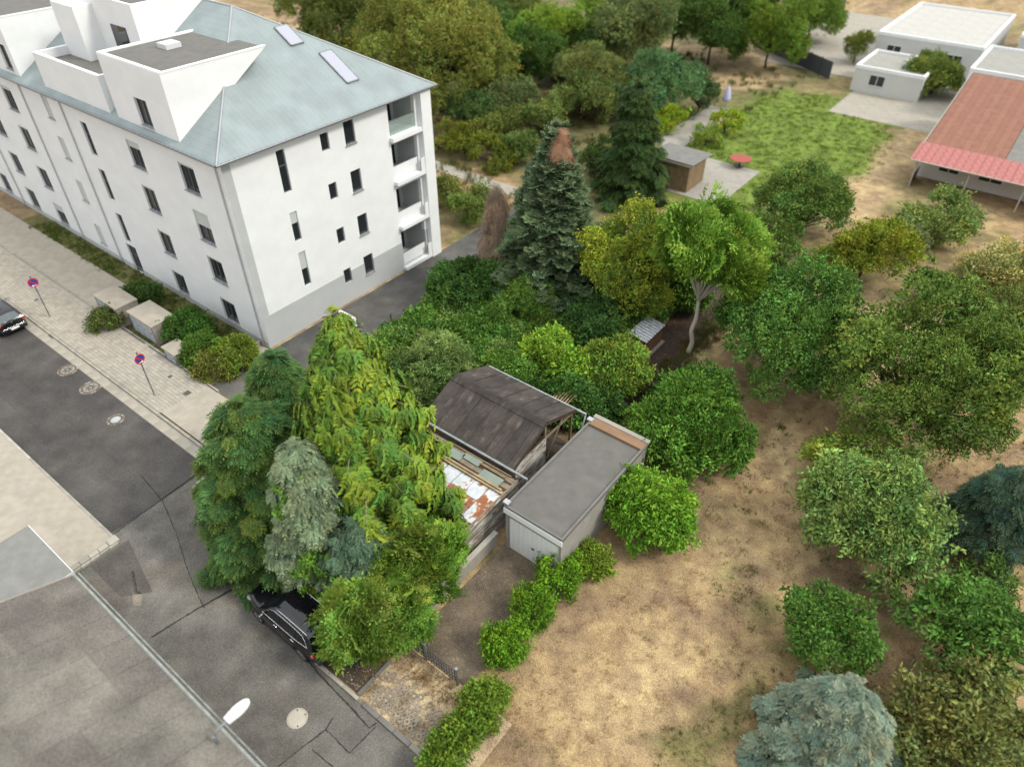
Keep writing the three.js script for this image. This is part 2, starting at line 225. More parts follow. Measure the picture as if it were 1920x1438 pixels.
// gutter, kerbs, footpath
const kerbGeo = rb(0.985, 0.26, 0.145, 0.018), kerbSmall = rb(0.985, 0.2, 0.075, 0.012);
const gutter = struct('gutter_strip', 'pale concrete gutter strip along the dark street', sheet(-150, -24.6, -10.56, -10.0, 0.006, 5), M.concrete, 'gutter');
for (let x = -61.5; x < -25; x += 1) piece('gutter_slab', gutter.userData.slab ??= merged(rb(0.985, 0.03, 0.53, 0.008)), M.concrete, gutter, x, 0.006, -10.28);
delete gutter.userData.slab;
const footpath = struct('pavement', 'beige paved footpath in front of the white apartment building', [bx(117, 0.12, 2.98, -91, 0.035, -12.22)], M.concrete, 'footpath');
{
  const kg = merged(kerbGeo), ks = merged(kerbSmall);
  for (let x = -61; x < -25; x += 1) piece('kerb_stone', kg, pick([M.kerb, M.kerb, M.kerbPale, M.concrete]), footpath, x, 0.0, -10.64);
  for (let x = -61; x < -31; x += 1) piece('edging_stone', ks, pick([M.kerbPale, M.kerb, M.concrete]), footpath, x, 0.05, -13.76);
  const pg = merged(rb(0.29, 0.03, 0.19, 0.006)), tones = [[0.58, 0.545, 0.485], [0.545, 0.51, 0.45], [0.62, 0.585, 0.525], [0.50, 0.465, 0.41], [0.57, 0.52, 0.45], [0.53, 0.515, 0.475]].map(c => mat(c, { map: T.concrete }));
  const rest = []; let n = 0;
  for (let i = 0; i < 150; i++) for (let j = 0; j < 14; j++) {
    const x = -32.6 - 0.3 * i + (j % 2) * 0.15, z = -10.84 - 0.2 * j - 0.02, y = 0.103 + rr(-0.003, 0.003);
    if (n < 290) { piece('paver', pg, pick(tones), footpath, x, y, z); n++; }
    else { const g = bx(0.29, 0.02, 0.19, x, y + 0.005, z), t = pick([0.94, 1, 1.06, 0.9, 0.98]); rest.push(tint(g, [t, t * rr(0.97, 1), t * rr(0.94, 1)])); }
  }
  stuff(obj('paver_field', rest, mat([0.56, 0.525, 0.465], { map: T.concrete, vertexColors: true }), footpath));
  obj('apron_slab', [bx(3.6, 0.03, 2.85, -30.65, 0.1, -12.22), bx(3.9, 0.028, 2.85, -26.86, 0.1, -12.22)], M.apron, footpath);
  obj('slot_drain', [bx(4.2, 0.012, 0.06, -36.4, 0.105, -13.66), bx(2.6, 0.012, 0.06, -40.2, 0.105, -13.66)], M.ironDark, footpath);
}
// the forecourt on the other side of the street
const forecourt = struct('forecourt', 'pale beige raised forecourt across the dark street', [bx(124, 0.16, 4.6, -88.45, 0.06, -2.45)], M.apron, 'pavement');
for (let x = -59; x < -26.4; x += 1) piece('kerb_stone', merged(rb(0.985, 0.26, 0.13, 0.015)), pick([M.kerbPale, M.kerb]), forecourt, x, 0.03, -4.815);
for (let i = 0; i < 5; i++) { piece('wall_stone', merged(rb(0.24, 0.2, 0.41, 0.015)), pick([M.kerbPale, M.kerb, M.concrete]), forecourt, -26.3, 0.07, -4.66 + 0.425 * i); piece('edge_stone', merged(rb(0.11, 0.13, 0.41, 0.012)), pick([M.kerbPale, M.kerb]), forecourt, -26.12, 0.05, -4.6 + 0.425 * i); }
piece('corner_stone', merged(rb(0.42, 0.25, 0.42, 0.02)), M.kerbPale, forecourt, -26.35, 0.06, -4.72);
// kerb of the lower street, with the grass-grid parking strip
const lowerKerb = struct('kerb', 'concrete kerb edging the dry verge by the lower street', sheet(-14.6, 20, -6.52, -6.44, 0.01, 3), M.kerbGrey, 'kerb');
for (let x = -14.3; x < -12.1; x += 0.8) piece('kerb_stone', merged(rb(0.785, 0.2, 0.14, 0.015)), M.kerbPale, lowerKerb, x, 0.0, -6.5);
for (let x = -11.6; x < 12; x += 0.8) piece('kerb_stone', merged(rb(0.785, 0.18, 0.2, 0.015)), pick([M.kerbGrey, M.kerbGrey, M.kerb]), lowerKerb, x, 0.0, -6.5);
for (let i = 0; i < 2; i++) piece('edging_stone', merged(rb(0.14, 0.16, 0.85, 0.015)), M.kerbGrey, lowerKerb, -12.42, 0.0, -7.05 - 0.87 * i);
struct('verge', 'tan dry grass verge behind the lower kerb', sheet(-12.5, -7.2, -9.3, -6.6, 0.0, 0.5, (x, z) => mix3([1.0, 0.78, 0.50], [0.72, 0.54, 0.35], smooth(0.5, 0.75, fbm(x, z, 360, 4)))), mat([1, 1, 1], { map: T.ground, vertexColors: true, roughness: 1 }), 'verge');
{
  const grid = struct('grass_grid_paving', 'honeycomb concrete grass grid paving overgrown with dry grass', sheet(-12.3, -8.3, -8.25, -6.64, 0.006, 0.25, (x, z) => mix3([1.0, 0.79, 0.52], [0.68, 0.54, 0.39], smooth(0.45, 0.7, fbm(x * 1.5, z * 1.5, 361, 4)))), mat([1, 1, 1], { map: T.ground, vertexColors: true, roughness: 1 }), 'paving');
  const s = new THREE.Shape(); for (let k = 0; k < 8; k++) { const a = Math.PI / 8 + k * Math.PI / 4; s[k ? 'lineTo' : 'moveTo'](0.125 * Math.cos(a), 0.125 * Math.sin(a)); }
  const h = new THREE.Path(); for (let k = 0; k < 6; k++) { const a = k * Math.PI / 3; h[k ? 'lineTo' : 'moveTo'](0.066 * Math.cos(a), 0.066 * Math.sin(a)); } s.holes.push(h);
  const g = merged(new THREE.ExtrudeGeometry(s, { depth: 0.05, bevelEnabled: false }).rotateX(-Math.PI / 2)), ms = [[0.46, 0.40, 0.33], [0.54, 0.475, 0.395], [0.40, 0.36, 0.31]].map(c => mat(c, { map: T.concrete }));
  for (let i = 0; i < 17; i++) for (let j = 0; j < 7; j++) { if (fbm(i * 0.5, j * 0.5, 370, 2) > 0.66) continue; piece('grid_paver', g, pick(ms), grid, -12.15 + 0.235 * i, rr(-0.012, 0.006), -6.79 - 0.22 * j - (i % 2) * 0.11, rr(-0.05, 0.05)); }
}
// plot driveway, side drive, garden paths
struct('side_driveway', 'grey asphalt drive between the white building and the overgrown plot', sheet(-32.4, -27.2, -46, -13.8, 0.0, 0.8, roadTone), mat([0.30, 0.295, 0.285], { map: T.asphalt, vertexColors: true }), 'driveway');
struct('front_path', 'pale concrete path in front of the white building', [sheet(-75, -45.2, -16.6, -13.85, 0.004, 3), sheet(-33.3, -32.45, -18, -13.85, 0.004, 3), bx(0.2, 0.35, 4.2, -33.4, 0.1, -15.9)], M.apron, 'path');
struct('gravel_drive', 'tan gravel drive leading to the flat roofed garage', sheet(-12.4, -9.4, -15.4, -9.3, 0.0, 1), M.gravel, 'driveway');
struct('soil_path', 'brown leaf littered earth path beside the walnut tree', sheet(-14.9, -12.2, -48, -27, 0.002, 1), M.soil, 'path');
struct('garden_path', 'pale garden path behind the white building', [sheet(-47, -33, -45.2, -43.6, 0.0, 3)], M.concrete, 'path');
struct('terrace_paving', 'grey paved terrace by the green lawn', [sheet(-28.5, -19.5, -61, -52.5, 0.0, 3), sheet(-30.5, -27.5, -74, -61, 0.0, 3)], M.kerb, 'terrace');
struct('yard_paving', 'pale paved yard behind the dark fence', [sheet(-33, -20, -125, -93, 0.0, 5), sheet(-20, 6, -112, -80, -0.002, 5)], M.concrete, 'yard');

// manhole covers, gratings
function manhole(x, z, y, rIn, rOut, label, coverM, ringM, kind) {
  const t = thing('manhole_cover', label, 'manhole cover', [x, y, z], rr(0, 3)); const lat = (pts, m, n) => obj(n, new THREE.LatheGeometry(pts.map(p => new THREE.Vector2(p[0], p[1])), 28), m, t);
  if (ringM) { lat([[rIn + 0.03, 0], [rIn + 0.03, 0.006], [rOut, 0.006], [rOut + 0.01, -0.004]], ringM, 'surround'); for (let k = 0; k < 22; k++) { const a = k / 22 * Math.PI * 2, r = (rIn + rOut) / 2 + 0.03; obj('setting_stone', bx(rOut - rIn - 0.09, 0.01, r * 0.24, Math.cos(a) * r, 0.006, Math.sin(a) * r, -a), pick([M.kerb, ringM, M.kerbGrey, M.gravel]), t); } }
  lat([[0.001, 0.009], [rIn - 0.02, 0.009], [rIn - 0.015, 0.005]], coverM, 'cover'); lat([[rIn - 0.008, 0.004], [rIn - 0.008, 0.012], [rIn + 0.028, 0.012], [rIn + 0.03, 0.0]], kind === 'pale' ? coverM : M.castIron, 'ring');
  const marks = []; if (kind === 'pattern') for (const [a, w] of [[0, 0.3], [0.9, 0.2], [1.8, 0.26], [2.7, 0.2], [3.6, 0.3], [4.5, 0.22], [5.4, 0.28]]) marks.push(bx(w * 0.7, 0.008, 0.06, Math.cos(a) * rIn * 0.55, 0.012, Math.sin(a) * rIn * 0.55, -a + 0.6), bx(0.05, 0.008, w * 0.6, Math.cos(a + 0.4) * rIn * 0.3, 0.012, Math.sin(a + 0.4) * rIn * 0.3, -a));
  if (kind === 'notch' || kind === 'pale') for (const a of [0.7, 3.9, 5.2]) marks.push(bx(0.07, 0.006, 0.045, Math.cos(a) * rIn * 0.85, 0.011, Math.sin(a) * rIn * 0.85, -a));
  if (marks.length) stuff(obj('relief_marks', marks, M.ironDark, t));
  return t;
}
const coverBuff = mat([0.42, 0.375, 0.32], { map: T.concrete }), coverPale = mat([0.74, 0.70, 0.62], { map: T.concrete }), ringBrown = mat([0.36, 0.30, 0.245], { map: T.gravel });
{ let p = at(126, 694); manhole(p.x, p.z, 0.008, 0.4, 0.56, 'buff patterned manhole cover in the dark street, farther from the pale topped one', coverBuff, ringBrown, 'pattern');
  p = at(169, 727); manhole(p.x, p.z, 0.008, 0.42, 0.6, 'buff patterned manhole cover in the dark street, middle one of three', coverBuff, ringBrown, 'pattern');
  p = at(216, 787); manhole(p.x, p.z, 0.008, 0.28, 0.47, 'small manhole cover with a pale centre in the dark street', mat([0.58, 0.60, 0.58], { map: T.metal }), ringBrown, 'plain');
  p = at(557, 1347); manhole(p.x, p.z, 0.004, 0.35, 0, 'cream white manhole cover in the lower street', coverPale, null, 'pale'); }
function grate(px, py, y, w, d, label) { const p = at(px, py, y), t = thing('drain_grate', label, 'drain', [p.x, y, p.z]); obj('frame', [bx(w, 0.02, 0.05, 0, 0, d / 2), bx(w, 0.02, 0.05, 0, 0, -d / 2), bx(0.05, 0.02, d - 0.05, w / 2 - 0.025, 0, 0), bx(0.05, 0.02, d - 0.05, -w / 2 + 0.025, 0, 0)], M.castIron, t); obj('pit', bx(w - 0.1, 0.006, d - 0.05, 0, -0.004, 0), M.tar, t); for (let k = 0; k < 7; k++) obj('bar', bx(0.03, 0.016, d - 0.06, -w / 2 + 0.09 + k * (w - 0.18) / 6, 0.003, 0), M.castIron, t); }
grate(100, 628, 0.03, 0.5, 0.46, 'brown iron drain grate in the gutter behind the parked hatchback');
grate(350, 737, 0.125, 0.34, 0.3, 'small brown iron drain grate in the beige footpath');
for (const [px, py, l] of [[67, 562, 'small round iron valve cap beside the no stopping sign near the hatchback'], [318, 706, 'tiny iron valve cap in the footpath near its back edge']]) { const p = at(px, py, 0.12), t = thing('valve_cap', l, 'valve cap', [p.x, 0.12, p.z]); obj('lid', cyl(0.1, 0.11, 0.012, 16, 0, 0.004, 0), M.castIron, t); obj('rim', new THREE.TorusGeometry(0.115, 0.012, 5, 18).rotateX(Math.PI / 2), M.ironDark, t); }

// no-stopping signs
{
  const c = document.createElement('canvas'); c.width = c.height = 256; const g = c.getContext('2d');
  const face = (arrow) => { const cv = document.createElement('canvas'); cv.width = cv.height = 256; const k = cv.getContext('2d'); k.fillStyle = '#c8102e'; k.fillRect(0, 0, 256, 256); k.fillStyle = '#c8102e'; k.beginPath(); k.arc(128, 128, 127, 0, 7); k.fill(); k.fillStyle = '#1b3f8b'; k.beginPath(); k.arc(128, 128, 98, 0, 7); k.fill(); k.save(); k.translate(128, 128); k.rotate(-Math.PI / 4); k.fillStyle = '#c8102e'; k.fillRect(-15, -112, 30, 224); k.restore(); k.fillStyle = '#ffffff'; k.beginPath(); const d = arrow; k.moveTo(128 - 52 * d, 208); k.lineTo(128 + 20 * d, 208); k.lineTo(128 + 20 * d, 190); k.lineTo(128 + 66 * d, 214); k.lineTo(128 + 20 * d, 238); k.lineTo(128 + 20 * d, 222); k.lineTo(128 - 52 * d, 222); k.fill(); const t = new THREE.CanvasTexture(cv); t.colorSpace = THREE.SRGBColorSpace; return new THREE.MeshStandardMaterial({ map: t, roughness: 0.45 }); };
  const sign = (px, py, turn, arrow, label) => {
    const p = at(px, py, 0.12), t = thing('no_stopping_sign', label, 'traffic sign', [p.x, 0.115, p.z], turn, 'no stopping signs on the footpath');
    obj('pole', cyl(0.038, 0.038, 2.95, 10, 0, 1.475, 0), M.galv, t); obj('cap', cyl(0.03, 0.045, 0.04, 10, 0, 2.97, 0), M.ironDark, t); obj('base_collar', cyl(0.075, 0.09, 0.03, 12, 0, 0.012, 0), M.concrete, t);
    const disc = obj('sign_plate', cyl(0.3, 0.3, 0.012, 28, 0, 0, 0, 0, Math.PI / 2).translate(0.055, 2.58, 0), M.galv, t);
    const f = new THREE.Mesh(new THREE.CircleGeometry(0.3, 28).rotateY(Math.PI / 2).translate(0.065, 2.58, 0), face(arrow)); f.name = 'sign_face'; disc.add(f); for (const y of [2.46, 2.7]) obj('clamp', bx(0.05, 0.03, 0.12, 0.03, y, 0), M.galv, t);
  };
  sign(93, 594, -0.15, -1, 'round blue and red no stopping sign on a grey pole beside the black hatchback');
  sign(289, 741, 0.15, 1, 'round blue and red no stopping sign on a grey pole beside the apron slab');
}
// street lamp that reaches over the lower street
{
  const p = at(452, 1322, 6.6), t = thing('street_lamp', 'white street lamp head reaching over the lower street from beside the low house', 'street lamp', [p.x + 0.05, 0, p.z + 0.95]);
  obj('pole', rod(V(0, 0, 0), V(0, 6.45, 0), 0.085, 0.05, 12), M.galv, t); obj('base', cyl(0.11, 0.13, 0.5, 12, 0, 0.25, 0), M.galv, t);
  obj('arm', limb([V(0, 6.4, 0), V(0, 6.55, -0.1), V(0, 6.6, -0.5)], 0.04, 0.035, 8), M.galv, t);
  const s = new THREE.Shape(); s.moveTo(-0.1, 0); s.lineTo(-0.14, 0.3); s.quadraticCurveTo(-0.14, 0.66, 0, 0.7); s.quadraticCurveTo(0.14, 0.66, 0.14, 0.3); s.lineTo(0.1, 0);
  const head = obj('lamp_head', new THREE.ExtrudeGeometry(s, { depth: 0.05, bevelEnabled: true, bevelSize: 0.025, bevelThickness: 0.03, bevelSegments: 3, curveSegments: 10 }).rotateX(-Math.PI / 2).translate(0, 6.58, -0.45), mat([0.80, 0.80, 0.78], { roughness: 0.4 }), t);
  obj('seam', bx(0.29, 0.004, 0.008, 0, 6.662, -0.66), M.ironDark, head); obj('sensor', cyl(0.022, 0.022, 0.03, 10, 0, 6.67, -1.02), M.ironDark, head); obj('lens', bx(0.2, 0.01, 0.42, 0, 6.545, -0.82), M.frame, head);
}

// ---------------------------------------------------------------- buildings
const rectPath = (a0, a1, b0, b1) => { const p = new THREE.Path(); p.moveTo(a0, b0); p.lineTo(a1, b0); p.lineTo(a1, b1); p.lineTo(a0, b1); p.closePath(); return p; };
function wallWithHoles(outline, holes, depth) { const s = new THREE.Shape(outline.map(p => new THREE.Vector2(...p))); for (const h of holes) s.holes.push(rectPath(...h)); return new THREE.ExtrudeGeometry(s, { depth, bevelEnabled: false }); }
// a window set into a hole; the wall plane is local z = 0 and faces +z; (a, b) along the wall and up
function windowUnit(parent, place, [a0, a1, b0, b1], o = {}) {
  const w = a1 - a0, h = b1 - b0, g = new THREE.Group(); g.name = o.name ?? 'window'; place(g, (a0 + a1) / 2, (b0 + b1) / 2); parent.add(g);
  const f = 0.055, fr = [bx(w, f, 0.06, 0, h / 2 - f / 2, -0.14), bx(w, f, 0.06, 0, -h / 2 + f / 2, -0.14), bx(f, h - 2 * f, 0.06, -w / 2 + f / 2, 0, -0.14), bx(f, h - 2 * f, 0.06, w / 2 - f / 2, 0, -0.14)];
  if (w > 1.0) fr.push(bx(0.06, h - 2 * f, 0.058, 0, 0, -0.14)); if (h > 1.9) fr.push(bx(w - 2 * f, 0.06, 0.056, 0, h * 0.12, -0.14));
  obj('frame', fr, o.frame ?? M.frameDark, g); obj('pane', bx(w - 0.03, h - 0.03, 0.012, 0, 0, -0.155), M.glass, g);
  if (!o.noSill) obj('sill', bx(w + 0.1, 0.03, 0.26, 0, -h / 2 - 0.012, -0.03), M.zincBright, g);
  const s = o.shutter ?? 0; if (s > 0) { const n = Math.max(2, Math.round(s * h / 0.055)), l = []; for (let k = 0; k < n; k++) l.push(bx(w - 0.02, 0.05, 0.02, 0, h / 2 - 0.03 - k * 0.055, -0.085)); stuff(obj('roller_shutter', l, M.shutter, g)); }
  return g;
}
{
  const b = thing('apartment_building', 'white four storey apartment building with grey hipped roof and dormers', 'building', [-32.6, 0, -18.1]);
  // local x = -(distance along the street front), local z = -(depth); right front faces +x, street front faces +z
  const W = 46, D = 15.1, E = 11.75, F = 0.3, P = 2.15;
  const onStreet = (g, a, h) => g.position.set(a, h, 0), onSide = (g, a, h) => { g.position.set(0, h, a); g.rotation.y = Math.PI / 2; };
  // street front openings (x local, heights)
  const S = [], add = (x, w, y0, y1, o) => S.push([[x - w / 2, x + w / 2, y0, y1], o]);
  for (const [x, w] of [[-3.5, 1.45], [-8.8, 1.35], [-24.7, 1.45], [-29.2, 1.45], [-34, 1.4], [-38.5, 1.4], [-42.5, 1.4]]) { for (const c of [1.25, 4.15, 7.1, 9.85]) add(x, w, c - (c === 7.1 && x === -3.5 ? 1.1 : 0.8), c + 0.8, { shutter: rnd() < 0.45 ? rr(0.1, 0.5) : 0.1 }); }
  for (const c of [3.4, 6.45, 9.45]) add(-14.4, 0.75, c - 1.05, c + 1.05, { noSill: true });
  for (const c of [1.6, 4.9, 7.9, 10.6]) add(-18.8, 0.8, c - 0.85, c + 0.65, { shutter: 1.0 });
  add(-14.4, 1.2, 0.02, 2.12, { name: 'door', noSill: true });
  // side front openings (z local)
  const R = [], addR = (z, w, y0, y1, o) => R.push([[z - w / 2, z + w / 2, y0, y1], o]);
  for (const c of [1.9, 4.78, 7.7, 10.66]) { addR(-6.65, 0.6, c - 0.5, c + 0.5, { noSill: true }); addR(-8.5, 0.8, c - 0.68, c + 0.68, {}); }
  addR(-3.6, 0.55, 8.75, 11.15, { noSill: true }); addR(-3.6, 0.5, 5.75, 7.55, { noSill: true, shutter: 0.4 }); addR(-3.6, 0.5, 2.72, 5.0, { noSill: true, shutter: 0.5 });
  const LOG = [[9.45, 11.6], [6.6, 8.95], [3.45, 6.0], [0.35, 2.9]], lz0 = -13.9, lz1 = -11.6;
  const stripes = (m, y0, y1, front) => { const holes = (front ? S : R).map(q => q[0]).concat(front ? [] : LOG.map(l => [lz0, lz1, l[0], l[1]])).filter(h => h[3] > y0 && h[2] < y1).map(h => [h[0], h[1], Math.max(h[2], y0 + 0.001), Math.min(h[3], y1 - 0.001)]); return holes; };
  const addWall = (front) => {
    const lo = front ? -W : -D, holes = (front ? S : R).map(q => q[0]).concat(front ? [] : LOG.map(l => [lz0, lz1, l[0], l[1]]));
    let g = wallWithHoles([[lo, 0], [front ? 0 : -F, 0], [front ? 0 : -F, E], [lo, E]], holes, F); g = front ? g.translate(0, 0, -F) : g.rotateY(-Math.PI / 2).scale(1, 1, 1);
    return g;
  };
  obj('street_wall', addWall(true), M.white, b);
  { // side wall: built along local z
    const holes = R.map(q => q[0]).concat(LOG.map(l => [lz0, lz1, l[0], l[1]])).map(h => [-h[1], -h[0], h[2], h[3]]);   // mirrored so that the extrusion faces +x
    const over = holes.filter(h => h[3] > P && h[2] < P).sort((a, b) => a[0] - b[0]), top = holes.filter(h => h[2] >= P), low = holes.filter(h => h[3] <= P);
    const notched = k => over.flatMap(h => [[h[0], P], [h[0], h[k]], [h[1], h[k]], [h[1], P]]);   // openings that cross the plinth line cut both wall and plinth
    const turn = g => g.rotateY(Math.PI / 2).translate(-F, 0, 0);
    obj('side_wall', turn(wallWithHoles([[F, P], ...notched(3), [D, P], [D, E], [F, E]], top, F)), M.white, b);
    obj('side_plinth', turn(wallWithHoles([[0.004, 0], [D, 0], [D, P], ...notched(2).reverse(), [0.004, P]], low, F + 0.02)), M.plinth, b);
    obj('corner_strip', bx(0.012, E - P, 0.5, 0.004, (E + P) / 2, -0.26), M.plinth, b);
  }
  obj('street_plinth', wallWithHoles([[-W, 0], [-0.002, 0], [-0.002, 0.42], [-W, 0.42]], S.map(q => q[0]).filter(h => h[2] < 0.42).map(h => [h[0], h[1], 0.01, 0.419]), 0.02), M.plinth, b);
  obj('rear_wall', [bx(W, E, F, -W / 2, E / 2, -D + F / 2), bx(F, E, D - 0.62, -W + F / 2, E / 2, -D / 2)], M.white, b);
  for (const [r, o] of S) windowUnit(b, onStreet, r, o);
  for (const [r, o] of R) windowUnit(b, onSide, [r[0], r[1], r[2], r[3]], o);
  // loggias at the far corner of the side front
  LOG.forEach(([y0, y1], i) => {
    const g = new THREE.Group(); g.name = 'loggia'; b.add(g);
    obj('niche', [bx(1.7, 0.1, 2.5, -1.15, y0 - 0.03, -12.75), bx(0.12, y1 - y0, 2.5, -2.0, (y0 + y1) / 2, -12.75), bx(1.6, y1 - y0, 0.1, -1.12, (y0 + y1) / 2, -11.52), bx(1.6, y1 - y0, 0.1, -1.12, (y0 + y1) / 2, -13.98), bx(1.7, 0.1, 2.5, -1.15, y1 + 0.03, -12.75)], M.plinth, g);
    obj('glass_door', bx(0.03, (y1 - y0) * 0.9, 1.7, -1.92, (y0 + y1) / 2 - 0.1, -12.75), M.glass, g);
    obj('balustrade', bx(0.02, 0.85, 2.2, -0.1, y0 + 0.45, -12.75), i === 0 ? M.glassRail : M.white, g); obj('handrail', bx(0.05, 0.04, 2.24, -0.1, y0 + 0.9, -12.75), M.galv, g);
    obj('slab_edge', bx(0.34, 0.24, 3.5, 0.16, y0 - 0.17, -13.3), M.white, g);
    if (i) obj('corner_rail', [bx(0.04, 0.9, 1.2, 0.3, y0 + 0.4, -14.4)], M.white, g);
  });
  obj('corner_pier', bx(0.36, E - 0.1, 0.9, 0.186, E / 2 - 0.05, -14.6), M.white, b);
  // hipped roof, a thick shell with an overhang
  const o = 0.45, y0 = E - 0.05, k = 4.5 / (D / 2), rise = (D / 2 + o) * k, RZ = -D / 2, AX = -D / 2, BX = -W + D / 2;
  const A = V(o, y0, o), B = V(o, y0, -D - o), C = V(-W - o, y0, -D - o), Dd = V(-W - o, y0, o), P1 = V(AX, y0 + rise, RZ), P2 = V(BX, y0 + rise, RZ);
  const tri = (...v) => { const g = new THREE.BufferGeometry(); g.setAttribute('position', new THREE.Float32BufferAttribute(v.flatMap(p => [p.x, p.y, p.z]), 3)); g.computeVertexNormals(); return g; };
  obj('roof_side_slope', [tri(A, B, P1)], M.roofZinc, b); obj('roof_street_slope', [tri(Dd, A, P1), tri(Dd, P1, P2)], M.roofZinc, b); obj('roof_rear_slope', [tri(B, C, P2), tri(B, P2, P1), tri(C, Dd, P2)], M.roofZinc, b);
  obj('soffit', bx(W + 2 * o, 0.05, D + 2 * o, -W / 2, y0 - 0.035, -D / 2), M.frame, b);
  obj('ridge_cap', [rod(A.clone().add(V(0, 0.02, 0)), P1, 0.06, 0.06), rod(B.clone().add(V(0, 0.02, 0)), P1, 0.06, 0.06), rod(P1, P2, 0.06, 0.06)], M.zincBright, b);
  obj('gutter', [rod(V(o + 0.06, y0 + 0.02, o + 0.06), V(o + 0.06, y0 + 0.02, -D - o), 0.075, 0.075, 8), rod(V(o + 0.06, y0 + 0.02, o + 0.06), V(-W, y0 + 0.02, o + 0.06), 0.075, 0.075, 8)], M.galv, b);
  for (const [x, z] of [[-0.45, 0.07], [-16.6, 0.07], [-22.0, 0.07], [-31.5, 0.07]]) obj('downpipe', cyl(0.045, 0.045, E - 0.2, 8, x, E / 2, z), M.plinth, b);
  // skylights on the side slope
  const slope = Math.atan(k); for (const [z, x, w, h] of [[-9.2, -5.0, 0.9, 1.5], [-10.4, -2.4, 0.9, 2.5]]) { const g = new THREE.Group(); g.name = 'skylight'; g.position.set(x, y0 + (o - x) * k + 0.05, z); g.rotation.z = -slope; b.add(g); obj('frame', [bx(h, 0.1, 0.07, 0, 0, w / 2), bx(h, 0.1, 0.07, 0, 0, -w / 2), bx(0.07, 0.1, w, h / 2, 0, 0), bx(0.07, 0.1, w, -h / 2, 0, 0)], M.galv, g); obj('pane', bx(h - 0.06, 0.03, w - 0.06, 0, 0.03, 0), mat([0.36, 0.37, 0.42], { roughness: 0.15 }), g); }
  // dormers on the street slope: front wall flush with the facade
  const dormer = (x0, x1, top, win, name = 'dormer') => {
    const g = new THREE.Group(); g.name = name; b.add(g); const depth = Math.min((top - E) / k + 0.3, D / 2), s = [[0.0, E - 0.1], [0.0, top], [-depth, top], [-depth, top - 0.1]];
    obj('front_wall', wallWithHoles([[x0, E - 0.12], [x1, E - 0.12], [x1, top], [x0, top]], win, 0.25).translate(0, 0, -0.2), M.white, g);
    const cheek = (x) => { const sh = new THREE.Shape(); sh.moveTo(0.2, E - 0.12); sh.lineTo(0.2, top); sh.lineTo(depth, top); sh.closePath(); return new THREE.ExtrudeGeometry(sh, { depth: 0.2, bevelEnabled: false }).rotateY(Math.PI / 2).translate(x, 0, 0); };
    obj('cheek_wall', cheek(x1 - 0.2), M.white, g); obj('cheek_wall', cheek(x0), M.white, g);
    obj('flat_roof', bx(x1 - x0 - 0.3, 0.06, depth - 0.2, (x0 + x1) / 2, top - 0.06, -depth / 2), M.roofFlat, g); obj('parapet', [bx(x1 - x0 + 0.04, 0.06, 0.22, (x0 + x1) / 2, top + 0.03, -0.08), bx(0.2, 0.06, depth - 0.2, x1 - 0.08, top + 0.03, -depth / 2 - 0.09), bx(0.2, 0.06, depth - 0.2, x0 + 0.08, top + 0.03, -depth / 2 - 0.09)], M.white, g);
    for (const r of win) windowUnit(g, (q, a, h) => q.position.set(a, h, 0.04), r, {}); return g;
  };
  dormer(-9.2, -3.2, 15.3, [[-6.7, -5.5, 12.1, 13.55]]);
  dormer(-28.5, -21, 15.3, [[-22.6, -21.6, 12.2, 13.7], [-27.6, -26.4, 12.2, 13.7]]);
  dormer(-41, -34, 15.3, [[-38.4, -37.2, 12.2, 13.7]]);
  { // stair bay: raised wall, roof terrace, set-back penthouse
    const g = new THREE.Group(); g.name = 'penthouse'; b.add(g);
    obj('bay_wall', [bx(7.6, 2.3, 0.24, -13.9, E + 1.05, -0.1), bx(0.24, 2.3, 2.8, -10.22, E + 1.05, -1.63), bx(0.24, 2.3, 2.8, -17.58, E + 1.05, -1.63)], M.white, g); obj('terrace_floor', bx(7.1, 0.1, 2.9, -13.9, 13.4, -1.7), M.roofFlat, g);
    obj('upper_wall', [bx(7.6, 5.4, 5.2, -14.2, 14.2, -5.7), bx(2.6, 5.0, 1.3, -16.2, 13.9, -2.6)], M.white, g); obj('flat_roof', bx(7.2, 0.06, 4.8, -14.2, 16.91, -5.7), M.roofFlat, g); obj('roof_vent', cyl(0.25, 0.25, 0.5, 12, -13, 17.1, -5), M.galv, g); obj('terrace_window', bx(1.6, 1.9, 0.06, -12.5, 14.6, -3.08), M.glass, g);
  }
  obj('roof_hatch', [bx(0.9, 0.25, 0.9, -7.2, 15.4, -3.0)], M.frame, b);
}

